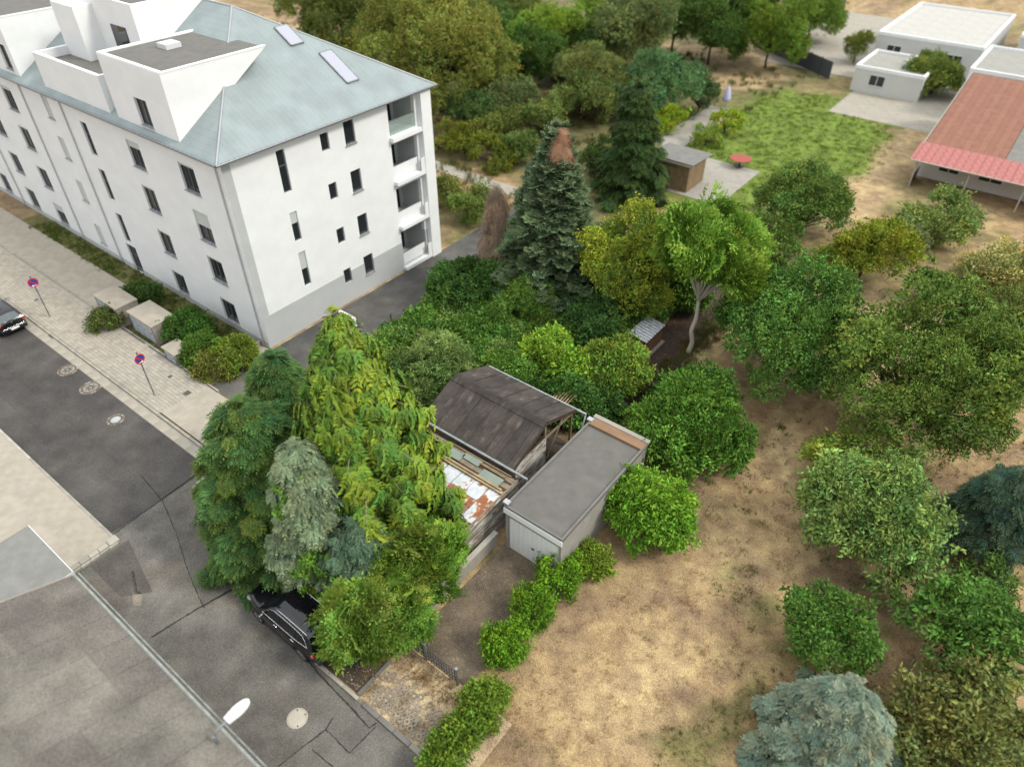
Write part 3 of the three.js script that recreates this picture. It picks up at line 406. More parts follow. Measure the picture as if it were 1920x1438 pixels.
// wooden shed with felt roof
{
  const X0 = -19.1, X1 = -13.45, ZR = -20.0, HF = 2.42, HR = 3.42, ZF = -17.5, ZB = -22.55, s = thing('felt_roof_shed', 'wooden shed with dark brown roofing felt gable roof', 'shed', [-16.2, 0, -20]);
  s.position.set(0, 0, 0);
  const slopeG = (z0, y0, z1, y1, x0, x1, m, name, lift) => { const a = Math.atan2(y1 - y0, Math.abs(z1 - z0)) * (z1 < z0 ? 1 : -1), L = Math.hypot(z1 - z0, y1 - y0), g = bx(x1 - x0, 0.028, L, 0, 0, 0, 0, a).translate((x0 + x1) / 2, (y0 + y1) / 2 + lift, (z0 + z1) / 2); return obj(name, g, m, s); };
  // felt strips, running from ridge to eave, lapped
  const feltM = [M.felt, M.feltB, M.feltC]; let x = X0, i = 0; const widths = [0.95, 1.05, 0.9, 1.0, 0.75, 0.6, 0.5]; for (const w of widths) { const e = Math.min(x + w, X1); slopeG(ZF, HF, ZR, HR, x - 0.06, e, feltM[i % 3], 'felt_strip', 0.03 + (i % 2) * 0.012); slopeG(ZR, HR, ZB, HF - 0.02, x - 0.05, e, feltM[(i + 1) % 3], 'felt_strip', 0.03 + ((i + 1) % 2) * 0.012); for (const [za, ya, zb, yb] of [[ZF, HF, ZR, HR], [ZB, HF - 0.02, ZR, HR]]) obj('lap_bead', bar(V(e, ya + 0.06, za), V(e, yb + 0.06, zb), 0.035, 0.016), M.tar, s); x = e; i++; if (x >= X1) break; }
  obj('ridge_felt', [bx(X1 - X0, 0.02, 0.34, (X0 + X1) / 2, HR - 0.0 + 0.01, ZR + 0.16, 0, 0.385), bx(X1 - X0, 0.02, 0.34, (X0 + X1) / 2, HR + 0.01, ZR - 0.16, 0, -0.385)], M.feltC, s);
  slopeG(ZF, HF, ZR, HR, X0 + 0.02, X1 - 0.03, M.wood, 'roof_deck', -0.015); slopeG(ZR, HR, ZB, HF - 0.02, X0 + 0.02, X1 - 0.03, M.wood, 'roof_deck', -0.015);
  for (const [za, zb] of [[ZF, ZR], [ZB, ZR]]) { obj('barge_board', bar(V(X1 + 0.0, HF - 0.06, za), V(X1 + 0.0, HR - 0.06, zb), 0.03, 0.13), M.brown, s); obj('rafter', bar(V(X1 - 0.5, HF - 0.07, za), V(X1 - 0.5, HR - 0.09, zb), 0.06, 0.1), M.wood, s); }
  obj('tie_beam', bar(V(X1 - 0.1, HF - 0.1, ZF + 0.1), V(X1 - 0.1, HF - 0.1, ZB - 0.1), 0.07, 0.1), M.woodGrey, s); obj('brace', bar(V(X1 - 0.06, 0.9, -20.2), V(X1 - 0.06, HF + 0.3, -21.4), 0.05, 0.08), M.woodGrey, s); obj('post', bx(0.1, 2.5, 0.1, X1 - 0.12, 1.2, -22.3), M.wood, s); obj('post', bx(0.1, 2.4, 0.1, X0 + 0.12, 1.2, -22.3), M.wood, s); obj('post', bx(0.1, 3.2, 0.1, X1 - 0.14, 1.6, -20.05), M.woodGrey, s);
  for (let k = 0; k < 16; k++) { const y = 0.12 + k * 0.15, reach = -20.0, z0 = -17.62; obj('weatherboard', bx(0.022, 0.155, z0 - reach, X1 - 0.02 + (k % 2) * 0.004, y, (z0 + reach) / 2, 0, 0, 0.06), M.peel, s); }
  for (let k = 0; k < 16; k++) obj('weatherboard', bx(X1 - X0 - 0.1, 0.155, 0.022, (X0 + X1) / 2, 0.12 + k * 0.15, -17.66 + (k % 2) * 0.004, 0, 0.06), k % 3 ? M.peel : M.woodGrey, s);
  obj('rear_wall', bx(X1 - X0 - 1.6, 2.2, 0.05, (X0 + X1) / 2 - 0.7, 1.1, -22.1), M.woodDark, s); obj('end_wall', bx(0.05, 2.4, 4.3, X0 + 0.1, 1.2, -19.9), M.woodDark, s); obj('floor_slab', bx(X1 - X0, 0.06, 4.9, (X0 + X1) / 2, 0.03, -20), M.gravelDark, s);
  const half = (a, b, name, m) => { const L = a.distanceTo(b), g = new THREE.CylinderGeometry(0.075, 0.075, L, 10, 1, true, 0, Math.PI).rotateZ(Math.PI / 2).rotateX(Math.PI / 2 + 0), o = obj(name, g.translate((a.x + b.x) / 2, a.y, a.z), m, s); o.material = m; return o; };
  const gm = M.zincBright.clone(); gm.side = THREE.DoubleSide; half(V(X0, HF - 0.04, ZF + 0.09), V(X1 + 0.85, HF - 0.04, ZF + 0.09), 'gutter', gm); half(V(X0, HF - 0.06, ZB - 0.09), V(X1 + 0.55, HF - 0.06, ZB - 0.09), 'gutter', gm);
  obj('gutter_board', bx(X1 - X0, 0.14, 0.025, (X0 + X1) / 2, HF - 0.06, ZF + 0.0), M.kerbPale, s);
  obj('downpipe', limb([V(X1 + 0.8, HF - 0.05, ZF + 0.09), V(X1 + 0.85, HF - 0.35, ZF + 0.2), V(X1 + 0.85, HF - 0.9, ZF + 0.45)], 0.045, 0.045, 8), M.zincBright, s); obj('downpipe', limb([V(X1 + 0.5, HF - 0.08, ZB - 0.09), V(X1 + 0.55, HF - 0.3, ZB + 0.1), V(X1 + 0.55, HF - 0.95, ZB + 0.35)], 0.045, 0.045, 8), M.zincBright, s);
}
// low lean-to with rusty tin sheets
{
  const s = thing('tin_roof_lean_to', 'low lean-to shed roofed with rusty white painted tin sheets', 'shed', [0, 0, 0]), X0 = -18.6, X1 = -13.05, Z0 = -17.35, Z1 = -13.25, y = z => 2.12 + (z - Z0) * -0.02;
  obj('frame', [bx(X1 - X0 - 0.1, 0.08, 0.08, (X0 + X1) / 2, 2.02, Z0 + 0.1), bx(X1 - X0 - 0.1, 0.08, 0.08, (X0 + X1) / 2, 1.95, Z1 - 0.15), bx(0.08, 0.08, 3.9, X1 - 0.1, 1.98, -15.3), bx(0.08, 0.08, 3.9, X0 + 0.1, 1.98, -15.3)], M.wood, s);
  let k = 0; for (const [z0, z1] of [[-16.35, -15.2], [-15.28, -14.05]]) for (let x = X0; x < X1 - 0.2; x += 0.8) { const g = rb(0.775, 0.012, z1 - z0 - 0.1, 0.004), o = piece('tin_sheet', merged(g.rotateX(0.02).rotateZ(rr(-0.01, 0.01))), M.tin, s, x + 0.42, y((z0 + z1) / 2) + 0.02 + (k % 2) * 0.014, (z0 + z1) / 2, rr(-0.012, 0.012)); const p = o.geometry.attributes.uv; for (let i = 0; i < p.count; i++) p.setXY(i, p.getX(i) + k * 1.37, p.getY(i) + k * 0.83 + 1.1); k++; }
  obj('roof_lining', bx(X1 - X0 - 0.06, 0.02, 3.2, (X0 + X1) / 2, 2.085, -15.72), M.woodDark, s); for (let i = 0; i < 7; i++) obj('roof_board', bx(X1 - X0 - 0.1, 0.022, 0.125, (X0 + X1) / 2, 2.125 + (i % 2) * 0.006, -17.28 + i * 0.135), i % 3 ? M.woodGrey : M.brown, s); obj('board_roof', bx(X1 - X0, 0.03, 0.95, (X0 + X1) / 2, y(-13.75), -13.73), M.brown, s);
  for (let i = 0; i < 15; i++) obj('weatherboard', bx(0.022, 0.145, 3.95, X1 + 0.01 + (i % 2) * 0.004, 0.1 + i * 0.138, -15.28, 0, 0, 0.06), i % 4 === 1 ? M.woodGrey : M.peel, s);
  for (let i = 0; i < 14; i++) obj('weatherboard', bx(X1 - X0, 0.145, 0.022, (X0 + X1) / 2, 0.1 + i * 0.138, Z1 - 0.02 + (i % 2) * 0.004, 0, 0.06), M.woodGrey, s);
  obj('edge_strip', bx(0.09, 0.03, 4.0, X1 - 0.03, 2.14, -15.3), M.woodGrey, s); obj('inner_wall', [bx(0.04, 1.95, 3.9, X0 + 0.1, 0.98, -15.3), bx(5.3, 1.95, 0.04, (X0 + X1) / 2, 0.98, Z0 + 0.05)], M.woodDark, s);
  // sheets and timber lying loose on it
  const lie = (name, label, cat, g, m, group) => tag(obj(name, g, m), label, cat, group);
  lie('green_panel', 'weathered green panel on the lean-to, next to the shed gutter end', 'panel', rb(1.15, 0.02, 0.5, 0.006, -14.1, 2.185, -16.62, 0.02), M.greenSheet, 'green panels on the lean-to');
  lie('green_panel', 'weathered green panel on the lean-to, middle one under the shed gutter', 'panel', rb(1.0, 0.02, 0.42, 0.006, -15.5, 2.185, -17.0, -0.03), M.greenSheet, 'green panels on the lean-to');
  lie('green_panel', 'weathered green panel on the lean-to, half under the golden cypress', 'panel', rb(1.25, 0.02, 0.5, 0.006, -16.55, 2.185, -16.75, 0.02), M.greenSheet, 'green panels on the lean-to');
  const beam = (x, z, L, w, label, m = M.woodPale, ry = 0, y2 = 2.2) => lie('timber_beam', label, 'timber', rb(L, 0.07, w, 0.01, x, y2, z, ry), m, 'timber on the lean-to');
  beam(-15.4, -16.32, 4.3, 0.1, 'long pale timber beam beside the green panels on the lean-to'); beam(-15.3, -16.16, 4.4, 0.09, 'long pale timber beam beside the tin sheets on the lean-to'); beam(-15.1, -17.2, 3.4, 0.07, 'thin timber strip under the shed gutter', M.wood, 0.01, 2.19); beam(-14.3, -16.98, 1.5, 0.08, 'short brown timber under the shed gutter', M.wood, -0.02);
  for (const [x, a, l] of [[-15.2, 0.05, 'front most timber offcut of the three at the lean-to edge'], [-14.95, 0.08, 'middle timber offcut of the three at the lean-to edge'], [-14.72, 0.02, 'timber offcut nearest the weatherboards at the lean-to edge']]) lie('timber_offcut', l, 'timber', rb(0.12, 0.06, 0.95, 0.01, x, 2.17, -13.95, a), M.woodPale, 'offcuts on the lean-to');
  lie('timber_plank', 'pale plank jutting from under the golden cypress at the lean-to corner', 'timber', rb(1.2, 0.05, 0.16, 0.01, -14.0, 2.16, -13.32, -0.05), M.woodPale, 'timber on the lean-to');
}
// slatted lumber stack behind the shed
{
  const p = at(1055, 748, 1.7), t = thing('lumber_rack', 'pale wooden battens leaning behind the felt roof shed', 'lumber', [p.x, 0, p.z]); for (let k = 0; k < 7; k++) obj('batten', bx(0.06, 0.03, 1.3, -0.5 + k * 0.15, 1.7 + rr(-0.02, 0.02), 0, rr(-0.06, 0.06), 0.1), k % 2 ? M.woodPale : M.wood, t); for (const sx of [-0.5, 0.4]) obj('post', bx(0.07, 1.7, 0.07, sx, 0.85, 0.4), M.wood, t); obj('rail', bx(1.2, 0.07, 0.06, 0, 1.62, 0.4), M.wood, t); obj('rail', bx(1.2, 0.07, 0.06, 0, 1.62, -0.45), M.wood, t); for (const sx of [-0.5, 0.4]) obj('post', bx(0.07, 1.6, 0.07, sx, 0.8, -0.45), M.wood, t);
}
// small corrugated shed and the pale pole
{
  const t = thing('corrugated_hutch', 'small brick hutch with a grey corrugated roof by the earth path', 'hutch', [-14.75, 0, -32.1]);
  const n = 9, w = 1.25, L = 2.3; obj('wall', [bx(0.12, 1.1, 2.1, 0.5, 0.55, 0), bx(0.12, 1.2, 2.1, -0.5, 0.6, 0), bx(0.88, 1.1, 0.12, 0, 0.55, 0.99), bx(0.88, 1.1, 0.12, 0, 0.55, -0.99)], mat([0.30, 0.15, 0.09], { map: T.concrete }), t); obj('base_slab', bx(1.3, 0.12, 2.4, 0.1, 0.05, 0), M.kerb, t);
  const g = new THREE.PlaneGeometry(w, L, 2, n * 8).rotateX(-Math.PI / 2), p = g.attributes.position; for (let i = 0; i < p.count; i++) p.setY(i, 1.3 - p.getX(i) * 0.16 + 0.075 * Math.abs(Math.sin(p.getZ(i) / L * n * Math.PI))); g.computeVertexNormals(); const rm = M.zincBright.clone(); rm.side = THREE.DoubleSide; obj('corrugated_roof', g, rm, t); obj('fascia', bx(0.03, 0.12, 2.2, 0.6, 1.14, 0), M.brown, t);
  const a = at(1308, 585, 0), q = at(1352, 532, 0), pole = thing('white_pole', 'pale wooden pole lying on the earth path behind the walnut trunk', 'pole', [0, 0, 0]); obj('shaft', rod(V(a.x, 0.07, a.z), V(q.x, 0.12, q.z), 0.055, 0.06, 8), mat([0.70, 0.68, 0.66], { roughness: 0.6 }), pole); obj('end_cap', rod(V(q.x, 0.12, q.z), V(q.x, 0.121, q.z - 0.06), 0.065, 0.065, 8), M.kerb, pole);
}
// flat roofed concrete garage on the next plot
{
  const t = thing('flat_roof_garage', 'grey flat roofed concrete garage with a white up and over door', 'garage', [-10.8, 0, -18.8]), W = 2.9, D = 6.9;
  obj('wall', [bx(0.14, 2.6, D, -W / 2 + 0.07, 1.3, 0), bx(0.14, 2.6, D, W / 2 - 0.07, 1.3, 0), bx(W - 0.28, 2.6, 0.14, 0, 1.3, -D / 2 + 0.07), bx(W - 0.28, 0.42, 0.14, 0, 2.39, D / 2 - 0.07)], mat([0.46, 0.45, 0.43], { map: T.concrete }), t);
  const door = obj('garage_door', bx(W - 0.32, 2.16, 0.05, 0, 1.09, D / 2 - 0.09), mat([0.80, 0.81, 0.80], { roughness: 0.45 }), t); for (let k = 0; k < 11; k++) obj('rib', bx(0.03, 2.1, 0.02, -1.2 + k * 0.24, 1.09, D / 2 - 0.055), mat([0.74, 0.75, 0.74]), door); obj('handle', bx(0.14, 0.05, 0.05, 0, 0.95, D / 2 - 0.03), M.ironDark, door);
  obj('roof_slab', bx(W + 0.06, 0.14, D + 0.06, 0, 2.67, 0), mat([0.20, 0.196, 0.188], { map: T.concrete }), t); obj('roof_edge', [bx(W + 0.1, 0.1, 0.1, 0, 2.79, D / 2), bx(0.1, 0.1, D - 0.1, -W / 2, 2.79, 0), bx(0.1, 0.1, D - 0.1, W / 2, 2.79, 0)], mat([0.24, 0.237, 0.23], { map: T.concrete }), t);
  obj('rear_coping', bx(W, 0.14, 0.5, 0, 2.8, -D / 2 + 0.3), mat([0.36, 0.22, 0.13], { map: T.concrete }), t); obj('rear_ledge', bx(W + 0.1, 0.12, 0.24, 0, 2.82, -D / 2 - 0.1), M.kerb, t); obj('fascia', bx(W + 0.1, 0.3, 0.05, 0, 2.56, D / 2 + 0.06), mat([0.80, 0.81, 0.80]), t);
  obj('corner_cap', rb(0.3, 0.1, 0.26, 0.02, -W / 2 - 0.02, 2.9, D / 2 - 0.12), M.zincBright, t); obj('corner_cap', rb(0.3, 0.1, 0.26, 0.02, -W / 2 - 0.02, 2.9, -D / 2 + 0.3), M.zincBright, t);
  const w = thing('boundary_wall', 'low grey concrete wall between the gravel drive and the overgrown plot', 'wall', [-12.7, 0, -12.4]); obj('wall_body', bx(0.16, 0.8, 5.6, 0, 0.4, 0), M.kerb, w); obj('coping', bx(0.24, 0.06, 5.64, 0, 0.83, 0), M.kerbPale, w);
}
// iron gate and fence across the drive
{
  const t = thing('iron_gate', 'dark iron lattice gate across the gravel drive behind the dry verge', 'gate', [-11.35, 0, -9.22]), H = 0.95;
  for (const x of [-1.6, 0, 1.6]) { const p = obj('post', rb(0.09, 1.15, 0.09, 0.01, x, 0.575, 0), M.galv, t); obj('finial', bx(0.12, 0.03, 0.12, x, 1.165, 0), M.galv, p); }
  for (const y of [0.15, 0.4, 0.65, 0.9]) obj('rail', bx(3.1, 0.03, 0.03, 0, y, 0), M.ironDark, t);
  for (let k = 0; k < 23; k++) { const x = -1.48 + k * 0.1345; if (Math.abs(x) < 0.05) continue; obj('upright', bx(0.022, H - 0.1, 0.022, x, H / 2 + 0.05, 0.0), M.ironDark, t); }
}
// house whose roof fills the near corner of the lower street
{
  const X0 = -20.1, X1 = -6, t = thing('low_house', 'low house with a weathered grey brown roof and pale gutter by the lower street', 'house', [0, 0, 0]), ye = 5.9, ze = -2.05, yr = 8.3, zr = 4.0;
  obj('wall', [bx(X1 - X0 - 0.6, 5.8, 0.3, (X0 + X1) / 2, 2.9, -1.6), bx(0.3, 5.8, 10.8, X0 + 0.4, 2.9, 4.0), bx(0.3, 5.8, 10.8, X1 - 0.4, 2.9, 4.0), bx(X1 - X0 - 0.6, 5.8, 0.3, (X0 + X1) / 2, 2.9, 9.5)], mat([0.60, 0.56, 0.48], { map: T.plaster }), t);
  const a = Math.atan2(yr - ye, zr - ze), L = Math.hypot(yr - ye, zr - ze) / 5, tones = [[0.47, 0.445, 0.39], [0.455, 0.43, 0.38], [0.485, 0.46, 0.40], [0.42, 0.385, 0.345], [0.40, 0.365, 0.33]].map(c => mat(c, { map: T.asphalt }));
  for (let i = 0; i < 12; i++) for (let j = 0; j < 5; j++) { const f = (j + 0.5) / 5, m = fbm(i * 0.35, j * 0.5, 380, 3) > 0.56 ? pick([tones[3], tones[4]]) : pick(tones.slice(0, 3)); obj('roof_sheet', bx((X1 - X0) / 12 - 0.012, 0.03, L + 0.12, X0 + (i + 0.5) * (X1 - X0) / 12, mixN(ye, yr, f) + 0.03, mixN(ze, zr, f), 0, -a + 0.015), m, t); }
  obj('rear_slope', bx(X1 - X0, 0.1, 6.6, (X0 + X1) / 2, (ye + yr) / 2, 7.0, 0, a), tones[0], t); obj('roof_deck', bx(X1 - X0 - 0.1, 0.1, Math.hypot(yr - ye, zr - ze), (X0 + X1) / 2, (ye + yr) / 2 - 0.08, (ze + zr) / 2, 0, -a), M.woodDark, t); obj('ridge_tiles', rod(V(X0, yr + 0.06, zr), V(X1, yr + 0.06, zr), 0.12, 0.12, 8), tones[3], t);
  const gm = mat([0.42, 0.45, 0.40], { map: T.metal, roughness: 0.5, side: THREE.DoubleSide }); obj('gutter', new THREE.CylinderGeometry(0.09, 0.09, X1 - X0, 10, 1, true, 0, Math.PI).rotateZ(Math.PI / 2).rotateX(Math.PI / 2).translate((X0 + X1) / 2, ye + 0.0, ze - 0.1), gm, t); obj('gutter_lip', [bx(X1 - X0, 0.03, 0.03, (X0 + X1) / 2, ye + 0.01, ze - 0.2), bx(X1 - X0, 0.12, 0.03, (X0 + X1) / 2, ye - 0.03, ze + 0.02)], gm, t); obj('verge_board', bar(V(X0 - 0.02, ye, ze), V(X0 - 0.02, yr, zr), 0.04, 0.2), M.kerb, t); obj('downpipe', cyl(0.05, 0.05, 5.6, 8, X0 + 0.7, 2.9, -1.82), M.galv, t);
  const c = obj('chimney', rb(0.7, 1.4, 0.9, 0.03, -12, 8.6, 2.6), mat([0.26, 0.17, 0.13], { map: T.concrete }), t); obj('chimney_cap', bx(0.85, 0.1, 1.05, -12, 9.35, 2.6), M.kerb, c);
}
{
  const t = thing('carport', 'grey flat roofed carport on the pale forecourt beside the low house', 'carport', [-25.0, 0.14, -0.9]); obj('roof', rb(3.6, 0.16, 3.1, 0.02, 0, 2.85, 0), mat([0.33, 0.34, 0.335], { map: T.concrete }), t); obj('fascia', [bx(3.64, 0.22, 0.05, 0, 2.8, -1.56), bx(0.05, 0.22, 3.1, 1.8, 2.8, 0)], M.frame, t); for (const [x, z] of [[-1.6, -1.35], [1.6, -1.35], [-1.6, 1.35], [1.6, 1.35]]) obj('post', bx(0.12, 2.78, 0.12, x, 1.39, z), M.galv, t); obj('beam', [bx(3.3, 0.14, 0.1, 0, 2.7, -1.35), bx(3.3, 0.14, 0.1, 0, 2.7, 1.35)], M.galv, t);
  const p = at(105, 1128, 1.1), w = thing('water_tank', 'pale blue plastic water tank in a cage between carport and low house', 'water tank', [p.x, 0.0, p.z]); obj('tank', rb(1.1, 0.95, 1.0, 0.08, 0, 0.65, 0), mat([0.55, 0.66, 0.74], { roughness: 0.4 }), w); obj('pallet', bx(1.15, 0.14, 1.05, 0, 0.08, 0), M.wood, w); const l = obj('lid', cyl(0.12, 0.13, 0.08, 14, 0, 1.15, 0), M.kerbPale, w); for (const x of [-0.58, 0, 0.58]) obj('cage_bar', [bx(0.025, 1.0, 0.025, x, 0.65, -0.53), bx(0.025, 1.0, 0.025, x, 0.65, 0.53)], M.galv, w);
}
// bin houses and planting in front of the apartment building
for (const [px, py, w, h, d, l] of [[222, 575, 2.6, 1.35, 1.4, 'concrete bin house with a pale flat top, farther along the apartment front'], [288, 606, 2.7, 1.35, 1.5, 'concrete bin house with a pale flat top, next to the shrubs'], [330, 655, 1.3, 0.8, 1.0, 'low pale concrete box beside the bin houses']]) { const p = at(px, py, 0.7), t = thing('bin_house', l, 'bin house', [p.x, 0, p.z], 0, 'bin houses by the apartment building'); obj('walls', [bx(w, h, 0.12, 0, h / 2, -d / 2 + 0.06), bx(0.12, h, d - 0.12, -w / 2 + 0.06, h / 2, 0.06), bx(0.12, h, d - 0.12, w / 2 - 0.06, h / 2, 0.06)], M.kerb, t); obj('lid_slab', rb(w + 0.1, 0.1, d + 0.1, 0.02, 0, h + 0.05, 0), M.apron, t); const n = Math.round(w / 0.7); for (let k = 0; k < n; k++) { const dr = obj('door', rb(w / n - 0.05, h - 0.1, 0.04, 0.01, -w / 2 + (k + 0.5) * w / n, h / 2, d / 2 - 0.02), mat([0.33, 0.36, 0.38], { roughness: 0.5 }), t); obj('handle', bx(0.1, 0.025, 0.03, -w / 2 + (k + 0.5) * w / n, h * 0.6, d / 2 + 0.02), M.ironDark, dr); } }
{ const p = at(641, 602, 0.6), t = thing('stair_cheek', 'white stair wall with a pale step beside the apartment building drive', 'stair', [p.x - 0.2, 0, p.z]); obj('cheek', rb(1.4, 0.7, 0.22, 0.015, 0, 0.35, -0.6), M.white, t); obj('step', rb(1.4, 0.2, 0.5, 0.015, 0, 0.1, -0.2), M.kerb, t); obj('step', rb(1.4, 0.38, 0.4, 0.015, 0, 0.19, -0.28), M.kerb, t); }
{ const p = at(735, 612, 0), t = thing('bollard', 'black post at the edge of the apartment drive by the brambles', 'bollard', [p.x, 0, p.z]); obj('post', cyl(0.05, 0.05, 0.95, 10, 0, 0.475, 0), M.ironDark, t); obj('cap', new THREE.SphereGeometry(0.055, 10, 6).translate(0, 0.96, 0), M.ironDark, t); }

// houses far behind
function house(name, label, [x0, x1, z0, z1], wallH, m, opts = {}) {
  const t = thing(name, label, 'house', [(x0 + x1) / 2, 0, (z0 + z1) / 2]), w = x1 - x0, d = z1 - z0; obj('wall', [bx(w, wallH, 0.25, 0, wallH / 2, d / 2 - 0.125), bx(w, wallH, 0.25, 0, wallH / 2, -d / 2 + 0.125), bx(0.25, wallH, d - 0.5, -w / 2 + 0.125, wallH / 2, 0), bx(0.25, wallH, d - 0.5, w / 2 - 0.125, wallH / 2, 0)], m, t);
  for (const [side, a, y, ww, hh] of opts.win ?? []) { const g = new THREE.Group(); g.name = 'window'; if (side === 'f') g.position.set(a, y, d / 2); else { g.position.set(w / 2 * (side === 'r' ? 1 : -1), y, a); g.rotation.y = Math.PI / 2 * (side === 'r' ? 1 : -1); } t.add(g); obj('frame', [bx(ww, 0.08, 0.08, 0, hh / 2, 0.02), bx(ww, 0.08, 0.08, 0, -hh / 2, 0.02), bx(0.08, hh, 0.078, ww / 2, 0, 0.02), bx(0.08, hh, 0.078, -ww / 2, 0, 0.02), bx(0.06, hh, 0.07, 0, 0, 0.02)], M.frame, g); obj('pane', bx(ww - 0.06, hh - 0.06, 0.02, 0, 0, 0.008), M.glass, g); }
  return t;
}
const flatTop = (t, w, d, h, m, edge = M.white) => { obj('flat_roof', bx(w - 0.5, 0.08, d - 0.5, 0, h + 0.0, 0), m, t); obj('parapet', [bx(w + 0.1, 0.35, 0.26, 0, h + 0.12, d / 2 - 0.1), bx(w + 0.1, 0.35, 0.26, 0, h + 0.12, -d / 2 + 0.1), bx(0.26, 0.35, d - 0.5, w / 2 - 0.08, h + 0.12, 0), bx(0.26, 0.35, d - 0.5, -w / 2 + 0.08, h + 0.12, 0)], edge, t); };
const terracotta = mat([0.40, 0.185, 0.125], { map: T.concrete }), redPaint = mat([0.58, 0.20, 0.17], { map: T.metal, roughness: 0.6 }), paleRoof = mat([0.46, 0.46, 0.44], { map: T.concrete }), whiteRoof = mat([0.70, 0.70, 0.68], { map: T.concrete }), greyRoof = mat([0.29, 0.29, 0.275], { map: T.concrete });
{ // red roofed bungalow: tiled slope, red sheet veranda roof in front
  const t = house('red_roof_bungalow', 'bungalow with a terracotta slope and a pink red veranda roof', [-8.6, 8, -84, -68.6], 2.6, mat([0.62, 0.60, 0.55], { map: T.plaster }), { win: [['f', -5.8, 1.4, 1.6, 1.1], ['f', -2.6, 1.4, 1.8, 1.1], ['f', 1.5, 1.4, 1.6, 1.1], ['l', -4, 1.5, 1.6, 1.1]] });
  const zr = -6.5, yr = 5.2; for (let i = 0; i < 11; i++) for (let j = 0; j < 8; j++) { const f = (j + 0.5) / 8, z = mixN(8.0, zr + 0, f), y = mixN(2.7, yr, f), a = Math.atan2(yr - 2.7, 8 - zr); obj('roof_panel', bx(0.54, 0.05, 1.95, -8.3 + 0.55 * (i + 0.5), y + 0.05, z, 0, a + 0.01), i % 2 ? terracotta : mat([0.37, 0.17, 0.115], { map: T.concrete }), t); }
  { const a = Math.atan2(yr - 2.7, 8 - zr), L = Math.hypot(yr - 2.7, 8 - zr); obj('grey_slope', bx(10.5, 0.1, L, 3.05, (2.7 + yr) / 2 + 0.06, (8 + zr) / 2, 0, a), greyRoof, t); obj('roof_deck', bx(6.2, 0.08, L, -5.25, (2.7 + yr) / 2 - 0.02, (8 + zr) / 2, 0, a), M.woodDark, t); obj('rear_slope', bx(16.6, 0.1, 3.0, 0, 4.1, -7.3, 0, -0.9), greyRoof, t); obj('verge_trim', bar(V(-8.4, 2.75, 8), V(-8.4, yr + 0.05, zr), 0.06, 0.22), M.kerbPale, t); }
  const v = obj('veranda_roof', bx(16.8, 0.07, 3.2, -0.2, 2.62, 9.2, 0, 0.16), redPaint, t); for (let k = 0; k < 28; k++) obj('standing_seam', bx(0.04, 0.06, 3.2, -8.3 + k * 0.6, 2.68, 9.2, 0, 0.16), redPaint, v); for (const x of [-8, -4, 0, 4, 8]) obj('veranda_post', bx(0.1, 2.35, 0.1, x, 1.18, 10.4), M.kerbPale, t);
  obj('veranda_screen', [bx(0.05, 1.0, 2.2, -8.0, 0.5, 9.2)], M.ironDark, t); obj('gutter', rod(V(-8.5, 2.36, 10.82), V(8, 2.36, 10.82), 0.06, 0.06, 8), M.kerbPale, t);
}
flatTop(house('flat_roof_house', 'large white flat roofed house behind the paved yard', [-21.5, -10.2, -118, -99], 3.6, mat([0.58, 0.58, 0.56], { map: T.plaster }), { win: [['f', -3.5, 2.0, 1.6, 1.3], ['f', 0, 2.0, 1.2, 1.3], ['f', 3, 2.0, 1.8, 1.3], ['l', 0, 2, 1.4, 1.2]] }), 11.3, 19, 3.6, whiteRoof);
flatTop(house('white_annex', 'low white flat roofed annex in front of the large flat roofed house', [-20.5, -13.4, -96, -88.4], 2.4, mat([0.60, 0.60, 0.57], { map: T.plaster }), { win: [['f', -1, 1.4, 1.6, 1.1], ['l', 0, 1.4, 1.4, 1.1]] }), 7.1, 7.6, 2.4, paleRoof);
flatTop(house('pale_flat_house', 'pale flat roofed house beyond the red roofed bungalow', [-9.4, 9, -97, -86.6], 4.4, M.white, { win: [['f', -5, 2.2, 1.5, 1.3], ['l', 0, 2.2, 1.5, 1.3]] }), 18.4, 10.4, 4.4, paleRoof);
flatTop(house('grey_roof_house', 'grey roofed house behind the pale flat roofed house', [-7.5, 12, -122, -103], 4.6, M.plinth, { win: [['f', -6, 3, 1.4, 1.3], ['f', -2, 3, 1.4, 1.3], ['l', -4, 3, 1.4, 1.3]] }), 19.5, 19, 4.6, greyRoof);
{ const t = thing('garden_house', 'small garden house with a grey roof by the paved terrace', 'garden house', [-24.4, 0, -54.6]); obj('wall', [bx(3.4, 2.2, 0.12, 0, 1.1, 1.5), bx(3.4, 2.2, 0.12, 0, 1.1, -1.5), bx(0.12, 2.2, 2.88, 1.64, 1.1, 0), bx(0.12, 2.2, 2.88, -1.64, 1.1, 0)], M.wood, t); for (let k = 0; k < 5; k++) obj('roof_board', bx(0.84, 0.05, 3.8, -1.68 + k * 0.84, 2.45 - Math.abs(k - 2) * 0.01, 0, 0, -0.06), k % 2 ? greyRoof : M.kerbGrey, t); obj('roof_rim', [bx(4.3, 0.14, 0.06, 0, 2.4, 1.95)], M.kerb, t); obj('door', bx(0.9, 1.9, 0.05, 0, 0.95, 1.58), M.woodDark, t); }
{ const p = at(1388, 304, 0.4), t = thing('red_table', 'round dark red garden table on the paved terrace', 'table', [p.x, 0, p.z]); obj('table_top', cyl(0.95, 0.95, 0.06, 24, 0, 0.75, 0), mat([0.30, 0.06, 0.04], { roughness: 0.6 }), t); obj('pedestal', cyl(0.07, 0.09, 0.72, 10, 0, 0.36, 0), M.ironDark, t); obj('foot', cyl(0.4, 0.45, 0.04, 18, 0, 0.02, 0), M.ironDark, t); }
